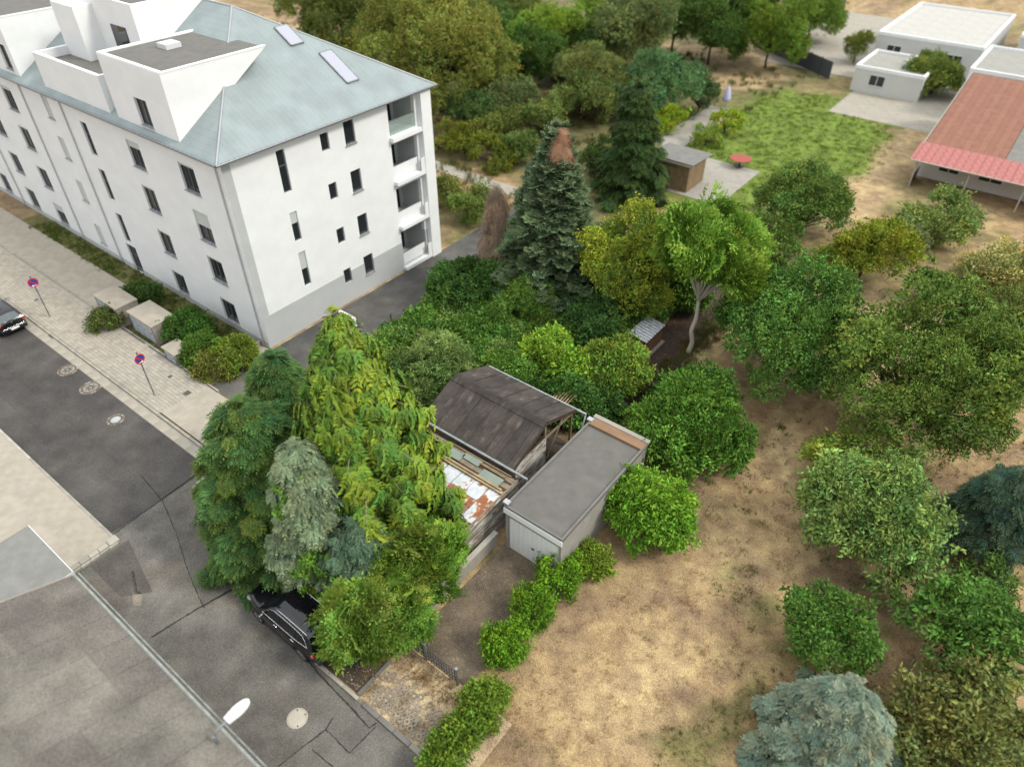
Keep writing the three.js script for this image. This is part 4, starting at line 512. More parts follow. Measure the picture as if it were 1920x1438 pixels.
{ const p = at(1362, 190, 0.8), t = thing('garden_parasol', 'closed lavender blue parasol beside the garden path', 'parasol', [p.x, 0, p.z]); obj('canopy', new THREE.LatheGeometry([[0.02, 2.5], [0.28, 1.9], [0.42, 1.2], [0.40, 0.85], [0.1, 0.8]].map(q => new THREE.Vector2(...q)), 12), mat([0.42, 0.43, 0.60]), t); obj('pole', cyl(0.03, 0.03, 2.6, 8, 0, 1.3, 0), M.galv, t); obj('base', cyl(0.45, 0.5, 0.1, 18, 0, 0.05, 0), M.kerbGrey, t); }
{ // dark fence around the yard, panels and posts
  const t = thing('dark_fence', 'dark blue grey panel fence around the paved yard', 'fence', [0, 0, 0]), m = mat([0.06, 0.068, 0.08], { roughness: 0.6 }); const run = (a, b) => { const L = a.distanceTo(b), n = Math.round(L / 2), ry = Math.atan2(b.x - a.x, b.z - a.z) + Math.PI / 2; for (let k = 0; k < n; k++) { const p = a.clone().lerp(b, (k + 0.5) / n); obj('fence_panel', bx(L / n - 0.1, 1.9, 0.05, p.x, 0.98, p.z, ry), m, t); const q = a.clone().lerp(b, k / n); obj('fence_post', bx(0.1, 2.05, 0.1, q.x, 1.02, q.z, ry), M.ironDark, t); } };
  run(V(-33.4, 0, -126), V(-33.4, 0, -97)); run(V(-33.4, 0, -97), V(-23.5, 0, -90.5));
}

// ---------------------------------------------------------------- cars (local +x = front, y up, z = right side)
function makeCar(name, label, pos, turn, c) {
  const t = thing(name, label, 'car', pos, turn), { L, W, hood, belt, roof, gc, wb, fx, rx, R } = c, hw = W / 2, F = L / 2;
  const paint = new THREE.MeshPhysicalMaterial({ color: RGB(...c.paint), roughness: 0.3, specularIntensity: 0.25, metalness: c.metal ?? 0, clearcoat: 0.9, clearcoatRoughness: 0.04 }), trim = mat([0.03, 0.03, 0.032], { roughness: 0.6 }), chrome = mat([0.75, 0.76, 0.77], { roughness: 0.12, metalness: 1 });
  // lower body: stations along x, each a closed section; corners pulled in in plan, sides tucked under
  const S = 34, top = x => x > c.wx ? mixN(hood, c.noseH, Math.pow(clamp((x - c.wx) / (F - c.wx)), 2.2)) : (x < c.dx ? mixN(belt, c.tailH, smooth(c.dx, -F, x)) : mixN(belt, hood, smooth(c.wx - 0.9, c.wx, x)));
  const plan = x => { const e = Math.abs(x) / F, q = x > 0 ? 3.6 : 5.2; return hw * Math.pow(Math.max(0, 1 - Math.pow(e, q) * (x > 0 ? 0.36 : 0.26)), 1) * (1 - 0.06 * smooth(0.97, 1, e)); };
  const ringN = 20, pos_ = [], idx = [];
  for (let i = 0; i <= S; i++) {
    const u = i / S, x = -F + L * (0.5 - 0.5 * Math.cos(Math.PI * u)) , w = plan(x), h = top(x), nose = smooth(F - 0.22, F, x), tail = smooth(-F + 0.16, -F, x), g = gc + 0.10 * nose + 0.10 * tail, hh = h - 0.16 * nose - 0.05 * tail;
    const prof = [[0.90, g], [0.975, g + 0.10], [1.0, mixN(g, hh, 0.42)], [0.985, mixN(g, hh, 0.70)], [0.945, mixN(g, hh, 0.9)], [0.88, hh - 0.015], [0.74, hh + 0.012], [0.5, hh + 0.028], [0.22, hh + 0.034], [0.0, hh + 0.036]];
    for (const [a, y] of prof) pos_.push(x, y, a * w); for (let k = prof.length - 2; k >= 0; k--) pos_.push(x, prof[k][1], -prof[k][0] * w); pos_.push(x, g, 0);
  }
  for (let i = 0; i < S; i++) for (let k = 0; k < ringN; k++) { const a = i * ringN + k, b = i * ringN + (k + 1) % ringN, d = a + ringN, e = b + ringN; idx.push(a, b, d, b, e, d); }
  for (const [st, flip] of [[0, 1], [S, 0]]) { const ci = pos_.length / 3, o = st * ringN; let cy = 0; for (let k = 0; k < ringN; k++) cy += pos_[(o + k) * 3 + 1] / ringN; pos_.push(pos_[o * 3], cy, 0); for (let k = 0; k < ringN; k++) { const a = o + k, b = o + (k + 1) % ringN; flip ? idx.push(ci, b, a) : idx.push(ci, a, b); } }
  let g = new THREE.BufferGeometry(); g.setAttribute('position', new THREE.Float32BufferAttribute(pos_, 3)); g.setIndex(idx); g.computeVertexNormals(); g.setAttribute('uv', new THREE.Float32BufferAttribute(new Float32Array(pos_.length / 3 * 2), 2));
  const ev = new Evaluator(); ev.useGroups = false; let br = new Brush(g, paint); br.updateMatrixWorld();
  for (const x of [fx, rx]) { const ar = new Brush(new THREE.CylinderGeometry(R * 1.13, R * 1.13, W * 2, 24).rotateX(Math.PI / 2).translate(x, R * 1.02, 0), paint); ar.updateMatrixWorld(); br = ev.evaluate(br, ar, SUBTRACTION); }
  let bg = br.geometry; bg = toCreasedNormals(bg.index ? bg.toNonIndexed() : bg, 0.7); const body = obj('body', bg, paint, t);
  obj('underbody', [bx(L * 0.9, 0.2, W * 0.62, 0, gc + 0.12, 0), bx(wb - R * 2.3, 0.3, W * 0.9, (fx + rx) / 2, gc + 0.2, 0)], trim, t); obj('wheel_well', [fx, rx].map(x => bx(R * 2.3, 0.5, W * 0.55, x, R * 1.3, 0)), trim, t);
  // greenhouse
  const wB = hw * 0.925, wR = hw * c.roofW, pr = c.cabin, hwAt = y => mixN(wB, wR, smooth(belt - 0.1, roof, y)), rows = [[1, -0.0], [0.985, 0.012], [0.94, 0.03], [0.8, 0.045], [0.4, 0.062], [0, 0.066]];
  { const P = [], I = [], N = rows.length * 2 - 1; pr.forEach(([x, y]) => { const w = hwAt(y), f = clamp((y - belt) / (roof - belt)); const line = rows.map(([a, d]) => [a * w, d * f]); for (const [z, d] of line) P.push(x, y + d - 0.02, z); for (let k = line.length - 2; k >= 0; k--) P.push(x, y + line[k][1] - 0.02, -line[k][0]); });
    for (let i = 0; i < pr.length - 1; i++) for (let k = 0; k < N - 1; k++) { const a = i * N + k; I.push(a, a + 1, a + N, a + 1, a + N + 1, a + N); }
    // side faces: fan over the profile
    const half = Math.floor(pr.length / 2); for (const sgn of [0, N - 1]) for (let i = 0; i < pr.length - 1; i++) { const j = pr.length - 1 - i; if (i >= j - 1 + 1) break; const a = i * N + sgn, b = (i + 1) * N + sgn, d = j * N + sgn, e = (j - 1) * N + sgn; sgn ? I.push(a, d, b, b, d, e) : I.push(a, b, d, b, e, d); }
    const gg = new THREE.BufferGeometry(); gg.setAttribute('position', new THREE.Float32BufferAttribute(P, 3)); gg.setIndex(I); obj('cabin', toCreasedNormals(gg.toNonIndexed(), 0.5), paint, t); }
  const paneM = new THREE.MeshPhysicalMaterial({ color: RGB(0.012, 0.014, 0.015), roughness: 0.04, side: THREE.DoubleSide }), rearM = new THREE.MeshPhysicalMaterial({ color: RGB(...(c.rearGlass ?? [0.012, 0.014, 0.015])), roughness: 0.06, side: THREE.DoubleSide });
  const quad = (pts) => { const q = new THREE.BufferGeometry(); const f = []; for (let i = 1; i < pts.length - 1; i++) f.push(...pts[0], ...pts[i], ...pts[i + 1]); q.setAttribute('position', new THREE.Float32BufferAttribute(f, 3)); q.computeVertexNormals(); return q; };
  // side glass: polygons in the side plane, set 6 mm proud
  for (const sz of [-1, 1]) { for (const poly of c.sideGlass) obj('side_window', quad((sz > 0 ? poly : poly.slice().reverse()).map(([x, y]) => [x, y, sz * (hwAt(y) + 0.008)])), paneM, t);
    if (c.chromeLine) { const cl = c.chromeLine, pts = cl.map(([x, y]) => V(x, y, sz * (hwAt(y) + 0.012))), l = []; for (let i = 0; i < pts.length - 1; i++) l.push(rod(pts[i], pts[i + 1], 0.014, 0.014, 5)); obj('window_trim', l, chrome, t); }
    obj('sill_trim', bx(wb - R * 2.4, 0.1, 0.03, (fx + rx) / 2, gc + 0.1, sz * (hw - 0.02)), trim, t); for (const [x, y] of c.handles) obj('door_handle', rb(0.2, 0.03, 0.03, 0.01, x, y, sz * (hw * 0.975)), c.handleChrome ? chrome : paint, t);
    const mi = obj('mirror', rb(0.13, 0.15, 0.24, 0.04, c.wx - 0.38, belt + 0.06, sz * (hw + 0.09)), paint, t); obj('mirror_glass', bx(0.01, 0.11, 0.19, c.wx - 0.45, belt + 0.06, sz * (hw + 0.09)), chrome, mi);
    for (const x of [-0.1 + (fx + rx) / 2 + 0.15, rx + 0.42]) obj('door_gap', bx(0.012, (belt - gc) * 0.68, 0.012, x, mixN(gc, belt, 0.58), sz * (hw * 0.992)), trim, t);
    obj('headlight', new THREE.SphereGeometry(1, 12, 8).scale(0.19, 0.05, 0.12).translate(F - 0.26, c.noseH - 0.09, sz * (hw * 0.72)), new THREE.MeshPhysicalMaterial({ color: RGB(0.16, 0.165, 0.175), roughness: 0.1, clearcoat: 1 }), t);
    obj('tail_light', rb(0.14, c.tl[1], c.tl[0], 0.03, -F + 0.12 + (c.tlIn ?? 0), c.tl[2], sz * (hw * 0.80)), new THREE.MeshPhysicalMaterial({ color: RGB(0.42, 0.018, 0.014), roughness: 0.15, clearcoat: 1 }), t);
    if (c.rails) obj('roof_rail', limb([V(c.rails[0], roof + 0.005, sz * (wR - 0.06)), V(c.rails[0] - 0.1, roof + 0.065, sz * (wR - 0.05)), V((c.rails[0] + c.rails[1]) / 2, roof + 0.08, sz * (wR - 0.05)), V(c.rails[1] + 0.1, roof + 0.05, sz * (wR - 0.05)), V(c.rails[1], roof - 0.01, sz * (wR - 0.06))], 0.02, 0.02, 6), chrome, t);
  }
  const across = (p0, p1, in0, in1, off) => { const n = 6, out = []; const [x0, y0] = p0, [x1, y1] = p1; const dx = x1 - x0, dy = y1 - y0, LL = Math.hypot(dx, dy), nx = Math.abs(dy) / LL * Math.sign(x0), ny = Math.abs(dx) / LL; for (let k = 0; k < n; k++) { const a = -1 + 2 * k / n, b = -1 + 2 * (k + 1) / n, pt = (x, y, s, inn) => { const f = clamp((y - belt) / (roof - belt)), w = hwAt(y) - inn, bow = 0.066 * (1 - s * s) * f; return [x + nx * off, y + bow + ny * off - 0.015, s * w]; }; out.push(quad([pt(x0, y0, a, in0), pt(x0, y0, b, in0), pt(x1, y1, b, in1), pt(x1, y1, a, in1)])); } return out; };
  obj('windscreen', across(c.ws[0], c.ws[1], 0.07, 0.09, 0.012), paneM, t); obj('rear_window', across(c.rw[0], c.rw[1], c.rwIn ?? 0.12, c.rwIn ?? 0.12, 0.014), rearM, t);
  if (c.pano) obj('glass_roof', across([c.pano[0], roof + 0.0], [c.pano[1], roof + 0.0], 0.17, 0.17, 0.012).map(q => q.translate(0, 0.01, 0)), new THREE.MeshPhysicalMaterial({ color: RGB(0.006, 0.006, 0.007), roughness: 0.05, side: THREE.DoubleSide }), t);
  obj('wiper', [rod(V(c.wx - 0.12, hood + 0.07, -0.1), V(c.wx - 0.3, hood + 0.19, 0.5), 0.012, 0.008, 5), rod(V(c.wx - 0.1, hood + 0.07, -0.6), V(c.wx - 0.3, hood + 0.19, -0.05), 0.012, 0.008, 5)], trim, t); obj('aerial', rb(0.14, 0.06, 0.04, 0.015, c.rails ? c.rails[1] + 0.1 : -F + 1.0, roof + 0.08, 0), trim, t);
  obj('hood_line', [rod(V(c.wx + 0.02, hood + 0.045, hw * 0.7), V(F - 0.36, c.noseH + 0.02, hw * 0.56), 0.006, 0.006, 4), rod(V(c.wx + 0.02, hood + 0.045, -hw * 0.7), V(F - 0.36, c.noseH + 0.02, -hw * 0.56), 0.006, 0.006, 4)], trim, body);
  obj('front_bumper', rb(0.16, 0.2, W * 0.74, 0.05, F - 0.1, gc + 0.2, 0), trim, t); obj('rear_bumper', rb(0.2, c.rbH ?? 0.22, W * 0.86, 0.06, -F + 0.06, gc + 0.24, 0), c.rbPaint ? paint : mat([0.045, 0.047, 0.05], { roughness: 0.45 }), t);
  obj('grille', bx(0.04, 0.16, W * 0.5, F - 0.06, c.noseH - 0.22, 0), chrome, t); const pl = obj('number_plate', rb(0.02, 0.12, 0.52, 0.006, -F - 0.012 - (c.plateOut ?? 0), c.plateY, 0), mat([0.82, 0.82, 0.80], { roughness: 0.5 }), t); obj('plate_band', bx(0.012, 0.11, 0.045, -F - 0.02 - (c.plateOut ?? 0), c.plateY, -0.235), mat([0.03, 0.08, 0.42]), pl); obj('emblem', cyl(0.06, 0.06, 0.02, 18, 0, 0, 0, 0, Math.PI / 2).translate(-F + (c.embIn ?? 0), c.embY, 0), chrome, t);
  if (c.tailStrip) obj('bumper_strip', rb(0.03, 0.05, W * 0.74, 0.01, -F - 0.02, c.tailStrip, 0), chrome, t);
  // wheels
  for (const x of [fx, rx]) for (const sz of [-1, 1]) { const wg = new THREE.Group(); wg.name = 'wheel'; wg.position.set(x, R, sz * (hw - 0.115)); t.add(wg);
    obj('tyre', new THREE.LatheGeometry([[R * 0.66, -0.1], [R * 0.93, -0.115], [R, -0.085], [R, 0.085], [R * 0.93, 0.115], [R * 0.66, 0.1]].map(q => new THREE.Vector2(...q)), 26).rotateX(Math.PI / 2), mat([0.022, 0.022, 0.023], { roughness: 0.9 }), wg);
    const rim = [new THREE.LatheGeometry([[R * 0.57, 0.085], [R * 0.68, 0.105], [R * 0.7, 0.08], [R * 0.66, -0.09]].map(q => new THREE.Vector2(...q)), 26).rotateX(sz * Math.PI / 2), cyl(R * 0.15, R * 0.17, 0.05, 12, 0, 0, sz * 0.075, Math.PI / 2)]; for (let k = 0; k < 5; k++) { const a = k * Math.PI * 0.4; for (const o of [-0.12, 0.12]) rim.push(bar(V(Math.cos(a) * R * 0.1, Math.sin(a) * R * 0.1, sz * 0.08), V(Math.cos(a + o) * R * 0.63, Math.sin(a + o) * R * 0.63, sz * 0.075), 0.035, 0.03)); } obj('rim', rim, mat([0.62, 0.63, 0.64], { roughness: 0.25, metalness: 0.8 }), wg); obj('brake_disc', cyl(R * 0.5, R * 0.5, 0.02, 18, 0, 0, sz * 0.0, Math.PI / 2), mat([0.1, 0.1, 0.1], { roughness: 0.5, metalness: 0.6 }), wg); }
  return t;
}
makeCar('black_suv', 'black sport utility car with chrome window trim and glass roof under the leafy shrub', [-16.5, 0, -7.18], Math.PI, {
  L: 4.5, W: 1.86, hood: 1.06, belt: 1.10, roof: 1.66, gc: 0.24, wb: 2.68, fx: 1.36, rx: -1.32, R: 0.36, wx: 1.16, dx: -1.7, noseH: 0.94, tailH: 1.06, roofW: 0.70, paint: [0.006, 0.006, 0.0075],
  cabin: [[1.2, 1.06], [0.95, 1.22], [0.42, 1.58], [0.25, 1.645], [-0.3, 1.66], [-1.0, 1.65], [-1.65, 1.60], [-1.78, 1.56], [-2.05, 1.24], [-2.16, 1.06]],
  sideGlass: [[[0.82, 1.15], [-0.12, 1.15], [-0.12, 1.555], [0.34, 1.50]], [[-0.18, 1.15], [-1.08, 1.16], [-1.08, 1.545], [-0.18, 1.56]], [[-1.13, 1.17], [-1.72, 1.24], [-1.42, 1.50], [-1.13, 1.54]]],
  chromeLine: [[0.9, 1.13], [0.4, 1.13], [-0.4, 1.13], [-1.1, 1.14], [-1.8, 1.215], [-1.62, 1.40], [-1.42, 1.535], [-1.0, 1.575], [-0.3, 1.59], [0.2, 1.575], [0.42, 1.52], [0.9, 1.13]],
  ws: [[1.12, 1.11], [0.46, 1.55]], rw: [[-2.07, 1.2], [-1.82, 1.53]], pano: [0.18, -1.15], rails: [0.15, -1.65], handles: [[0.08, 0.98], [-0.95, 0.99]], handleChrome: true, tl: [0.36, 0.13, 0.98], tlIn: 0.03, plateY: 0.84, embY: 1.12, embIn: 0.02, rbH: 0.3 });
makeCar('black_hatchback', 'small black hatchback with red tail lights parked beside the paved footpath', [-48.15, 0.006, -9.42], Math.PI, {
  L: 3.98, W: 1.70, hood: 0.98, belt: 0.98, roof: 1.45, gc: 0.2, wb: 2.47, fx: 1.22, rx: -1.25, R: 0.31, wx: 1.08, dx: -1.5, noseH: 0.82, tailH: 0.98, roofW: 0.72, paint: [0.007, 0.007, 0.008], rearGlass: [0.10, 0.12, 0.125],
  cabin: [[1.12, 0.96], [0.85, 1.12], [0.28, 1.40], [0.1, 1.44], [-0.5, 1.45], [-1.2, 1.42], [-1.42, 1.385], [-1.52, 1.35], [-1.82, 1.08], [-1.92, 0.95]],
  sideGlass: [[[0.7, 1.03], [-0.25, 1.03], [-0.25, 1.36], [0.2, 1.32]], [[-0.31, 1.03], [-1.15, 1.05], [-1.05, 1.33], [-0.31, 1.365]]], ws: [[1.04, 1.01], [0.34, 1.36]], rw: [[-1.88, 1.03], [-1.58, 1.33]], rwIn: 0.14, handles: [[-0.1, 0.86], [-1.0, 0.88]], tl: [0.26, 0.2, 0.86], tlIn: 0.02, plateY: 0.50, plateOut: 0.03, embY: 0.93, embIn: 0.0, tailStrip: 0.62, rbPaint: true, rbH: 0.3 });
makeCar('silver_car', 'silver car almost hidden under the dark yew branches', [-23.75, 0.0, -9.25], Math.PI, {
  L: 4.3, W: 1.76, hood: 0.98, belt: 1.0, roof: 1.46, gc: 0.2, wb: 2.6, fx: 1.32, rx: -1.28, R: 0.32, wx: 1.1, dx: -1.6, noseH: 0.82, tailH: 1.0, roofW: 0.72, paint: [0.50, 0.52, 0.54], metal: 0.5,
  cabin: [[1.14, 0.98], [0.9, 1.14], [0.3, 1.41], [0.1, 1.45], [-0.5, 1.46], [-1.3, 1.43], [-1.55, 1.39], [-1.66, 1.35], [-1.95, 1.1], [-2.05, 0.97]],
  sideGlass: [[[0.7, 1.05], [-0.25, 1.05], [-0.25, 1.37], [0.2, 1.33]], [[-0.31, 1.05], [-1.25, 1.07], [-1.15, 1.34], [-0.31, 1.375]]], ws: [[1.06, 1.03], [0.36, 1.37]], rw: [[-1.98, 1.05], [-1.7, 1.34]], handles: [[-0.1, 0.88], [-1.0, 0.9]], tl: [0.26, 0.2, 0.86], plateY: 0.6, plateOut: 0.03, embY: 0.95, rbPaint: true });

// ---------------------------------------------------------------- foliage: sprays of leaf-sized faces, copied through each crown
class Leaves {
  constructor() { this.p = []; this.c = []; }
  leaf(o, d, up, L, W, c = [1, 1, 1], fold = 0.25, bend = 0.12) {          // a folded, slightly bent blade: four faces
    d = d.clone().normalize(); const s = new THREE.Vector3().crossVectors(d, up).normalize(), n = new THREE.Vector3().crossVectors(s, d).normalize();
    const P = (l, w, h) => { const q = o.clone().addScaledVector(d, l * L).addScaledVector(s, w * W).addScaledVector(n, h * W); return [q.x, q.y, q.z]; };
    const a = P(0, 0, 0), m = P(0.45, 0, -fold), l = P(0.42, -0.5, fold * 0.4), r = P(0.42, 0.5, fold * 0.4), t = P(1, 0, -fold - bend);
    for (const f of [[a, l, m], [a, m, r], [l, t, m], [m, t, r]]) for (const q of f) { this.p.push(...q); this.c.push(...c); }
  }
  blade(o, d, up, L, W, c = [1, 1, 1]) {                                     // one or two faces
    d = d.clone().normalize(); const s = new THREE.Vector3().crossVectors(d, up).normalize();
    const a = o.clone().addScaledVector(d, 0.32 * L).addScaledVector(s, W / 2), b = o.clone().addScaledVector(d, 0.32 * L).addScaledVector(s, -W / 2), t = o.clone().addScaledVector(d, L);
    for (const q of [o, a, b, a, t, b]) { this.p.push(q.x, q.y, q.z); this.c.push(...c); }
  }
  build() { const g = new THREE.BufferGeometry(); g.setAttribute('position', new THREE.Float32BufferAttribute(this.p, 3)); g.setAttribute('color', new THREE.Float32BufferAttribute(this.c, 3)); g.computeVertexNormals(); g.setAttribute('uv', new THREE.Float32BufferAttribute(new Float32Array(this.p.length / 3 * 2), 2)); return g; }
}
const jit = (v, k) => v.clone().add(V(rr(-k, k), rr(-k, k), rr(-k, k)));
const UP = V(0, 1, 0);
// local frame of a spray: +z outward, +y up
function frond({ len = 0.6, pairs = 7, leafL = 0.2, leafW = 0.05, angle = 0.9, droop = 0.6, tip = null, up = UP, lobes = 1, spread = 0.5, tone = 0.18 }) {
  const B = new Leaves();
  for (let k = 0; k < lobes; k++) {
    const side = lobes > 1 ? (k / (lobes - 1) - 0.5) * 2 * spread : 0, ln = len * (1 - 0.25 * Math.abs(side)), dr = droop * rr(0.8, 1.2), pt = t => V(Math.sin(side) * ln * t, -dr * ln * t * t, Math.cos(side) * ln * t);
    for (let i = 0; i <= pairs; i++) {
      const t = 0.12 + 0.88 * i / pairs, o = pt(t), d = pt(Math.min(1.05, t + 0.05)).sub(pt(t - 0.05)).normalize(), sx = new THREE.Vector3().crossVectors(d, up).normalize(), tap = Math.sin(Math.PI * (0.18 + 0.72 * t)) * 0.8 + 0.3, sh = 1 + rr(-tone, tone);
      const c = tip && t > 0.68 ? tip.map(v => v * sh) : [sh, sh, sh];
      for (const s of i === pairs ? [0] : [-1, 1]) { const dd = d.clone().multiplyScalar(Math.cos(angle)).addScaledVector(sx, s * Math.sin(angle)); B.blade(o, jit(dd, 0.12), jit(up, 0.25), leafL * tap * rr(0.8, 1.2), leafW, c); }
    }
  }
  return B.build();
}
function cluster({ n = 9, R = 0.16, leafL = 0.16, leafW = 0.09, face = 0.7, tone = 0.2, droop = 0 }) {   // leaves round a twig end
  const B = new Leaves();
  for (let i = 0; i < n; i++) { const a = i * 2.4, d = V(Math.cos(a) * 0.8, rr(-0.35, 0.5) - droop, Math.sin(a) * 0.6 + 0.55).normalize(), o = V(rr(-R, R), rr(-R, R) * 0.7, rr(-R, R)), sh = 1 + rr(-tone, tone); B.leaf(o, d, jit(UP, 0.55 / face), leafL * rr(0.7, 1.25), leafW * rr(0.8, 1.2), [sh, sh, sh * rr(0.85, 1.05)]); }
  return B.build();
}
function pinnate({ n = 3, len = 0.5, pairs = 5, leafL = 0.17, leafW = 0.06, droop = 0.5, tone = 0.15 }) {    // compound leaves from one twig end
  const B = new Leaves();
  for (let k = 0; k < n; k++) { const a = k / n * Math.PI * 2 + rr(-0.4, 0.4), dir = V(Math.cos(a) * 0.75, 0.25, Math.sin(a) * 0.6 + 0.6).normalize(), ln = len * rr(0.75, 1.2), sh = 1 + rr(-tone, tone), pt = t => dir.clone().multiplyScalar(ln * t).add(V(0, -droop * ln * t * t, 0)), sx = new THREE.Vector3().crossVectors(dir, UP).normalize();
    for (let i = 0; i <= pairs; i++) { const t = 0.25 + 0.75 * i / pairs, o = pt(t); for (const s of i === pairs ? [0] : [-1, 1]) { const d = dir.clone().multiplyScalar(0.55).addScaledVector(sx, s).add(V(0, -0.25, 0)); B.blade(o, jit(d, 0.15), jit(UP, 0.35), leafL * (1 - 0.35 * Math.abs(t - 0.6)), leafW, [sh, sh, sh]); } } }
  return B.build();
}
function tuft({ n = 9, H = 0.25, W = 0.012, lean = 0.5 }) { const B = new Leaves(); for (let i = 0; i < n; i++) { const a = rr(0, 6.28), d = V(Math.cos(a) * lean * rr(0.3, 1.2), 1, Math.sin(a) * lean * rr(0.3, 1.2)), sh = rr(0.75, 1.2); B.blade(V(rr(-0.06, 0.06), 0, rr(-0.06, 0.06)), d, V(Math.sin(a), 0.3, -Math.cos(a)), H * rr(0.6, 1.2), W * rr(0.7, 1.4), [sh, sh, sh]); } return B.build(); }

const SPRAY = {
  cypress: [0, 1, 2].map(() => frond({ len: 0.62, pairs: 4, leafL: 0.27, leafW: 0.115, angle: 0.75, droop: 1.0, tip: [1.42, 1.22, 0.85], lobes: 2, spread: 0.4 })),
  yew: [0, 1, 2].map(() => frond({ len: 0.55, pairs: 6, leafL: 0.22, leafW: 0.058, angle: 0.85, droop: 0.35, lobes: 3, spread: 0.75, tip: [1.35, 1.25, 1.0] })),
  blue: [0, 1, 2].map(() => frond({ len: 0.42, pairs: 5, leafL: 0.19, leafW: 0.075, angle: 0.7, droop: 0.7, lobes: 3, spread: 0.85, tip: [1.3, 1.25, 1.22] })),
  curl: [0, 1, 2].map(() => frond({ len: 0.36, pairs: 3, leafL: 0.18, leafW: 0.1, angle: 0.8, droop: -0.25, lobes: 3, spread: 0.9, tip: [1.4, 1.35, 1.3] })),
  dead: [0, 1].map(() => frond({ len: 0.8, pairs: 7, leafL: 0.22, leafW: 0.018, angle: 0.6, droop: 0.8, lobes: 3, spread: 0.5 })),
  broad: [0, 1, 2].map(() => cluster({ n: 9, R: 0.18, leafL: 0.2, leafW: 0.13, tone: 0.28 })),
  big: [0, 1, 2].map(() => cluster({ n: 9, R: 0.2, leafL: 0.26, leafW: 0.19, face: 1.4 })),
  small: [0, 1, 2].map(() => cluster({ n: 10, R: 0.17, leafL: 0.14, leafW: 0.09, tone: 0.28 })),
  ivy: [0, 1, 2].map(() => cluster({ n: 8, R: 0.18, leafL: 0.18, leafW: 0.16, face: 2.0, tone: 0.28 })),
  narrow: [0, 1, 2].map(() => cluster({ n: 11, R: 0.17, leafL: 0.25, leafW: 0.065, droop: 0.35, tone: 0.28 })),
  walnut: [0, 1, 2].map(() => pinnate({ n: 4, len: 0.42, pairs: 3, leafL: 0.22, leafW: 0.105, droop: 0.75 })),
  sumac: [0, 1, 2].map(() => pinnate({ n: 5, len: 0.42, pairs: 4, leafL: 0.18, leafW: 0.075, droop: 0.45 })),
  far: [0, 1, 2].map(() => cluster({ n: 14, R: 0.26, leafL: 0.2, leafW: 0.12, tone: 0.25 })),
  grass: [0, 1, 2].map(() => tuft({})), tall: [0, 1].map(() => tuft({ n: 12, H: 0.5, W: 0.016, lean: 0.35 })),
};
const leafMats = {}; const leafMat = (c, tr = 0.35, rough = 0.75) => leafMats[c.join() + tr + rough] ??= new THREE.MeshPhysicalMaterial({ color: RGB(...c), vertexColors: true, roughness: rough, side: THREE.DoubleSide, specularIntensity: 0.3 });
const m4 = new THREE.Matrix4(), q4 = new THREE.Quaternion();
function frameMatrix(p, z, up, s, roll = 0) { const zz = z.clone().normalize(), xx = new THREE.Vector3().crossVectors(up, zz); if (xx.lengthSq() < 1e-4) xx.set(1, 0, 0); xx.normalize(); const yy = new THREE.Vector3().crossVectors(zz, xx); m4.makeBasis(xx, yy, zz); q4.setFromRotationMatrix(m4); if (roll) q4.multiply(new THREE.Quaternion().setFromAxisAngle(V(0, 0, 1), roll)); return new THREE.Matrix4().compose(p, q4.clone(), V(s, s, s)); }
// joins copies of spray geometries, each with its matrix and tone, into one geometry
function bake(list) {
  let n = 0; for (const e of list) n += e.g.attributes.position.count; const P = new Float32Array(n * 3), C = new Float32Array(n * 3), v = V(0, 0, 0); let o = 0;
  for (const e of list) { const p = e.g.attributes.position, c = e.g.attributes.color; for (let i = 0; i < p.count; i++, o += 3) { v.fromBufferAttribute(p, i).applyMatrix4(e.m); P[o] = v.x; P[o + 1] = v.y; P[o + 2] = v.z; C[o] = c.getX(i) * e.c.r; C[o + 1] = c.getY(i) * e.c.g; C[o + 2] = c.getZ(i) * e.c.b; } }
  const g = new THREE.BufferGeometry(); g.setAttribute('position', new THREE.BufferAttribute(P, 3)); g.setAttribute('color', new THREE.BufferAttribute(C, 3)); g.setAttribute('uv', new THREE.BufferAttribute(new Float32Array(n * 2), 2)); g.computeVertexNormals(); return g;
}
// spots: {m, c}; split over the unit geometries, one instanced part per unit
function leafPart(parent, name, units, spots, base, rough) {
  const mt = leafMat(base, 0, rough); units.forEach((g, v) => { const mine = spots.filter((_, i) => i % units.length === v); if (!mine.length) return; const im = new THREE.InstancedMesh(g, mt, mine.length); im.name = name; mine.forEach((s, i) => { im.setMatrixAt(i, s.m); im.setColorAt(i, s.c); }); im.userData.kind = 'stuff'; parent.add(im); });
}
const many = (n, f) => Array.from({ length: n }, (_, i) => f(i));
// a twig's tuft of sprays: +z along the limb, x sideways
const tufts = (kind, n, { per, hang, below, hue, scale }) => many(n, () => bake(many(per, () => ({ g: pick(SPRAY[kind]), m: frameMatrix(V(rr(-0.2, 0.2), rr(-0.1, 0.07) - below * rnd(), rr(-0.18, 0.18)), V(rr(-0.75, 0.75), -hang + rr(-0.35, 0.35), 0.8), UP, scale * rr(0.7, 1.2), rr(-0.5, 0.5)), c: tone3(0.2, hue) }))));
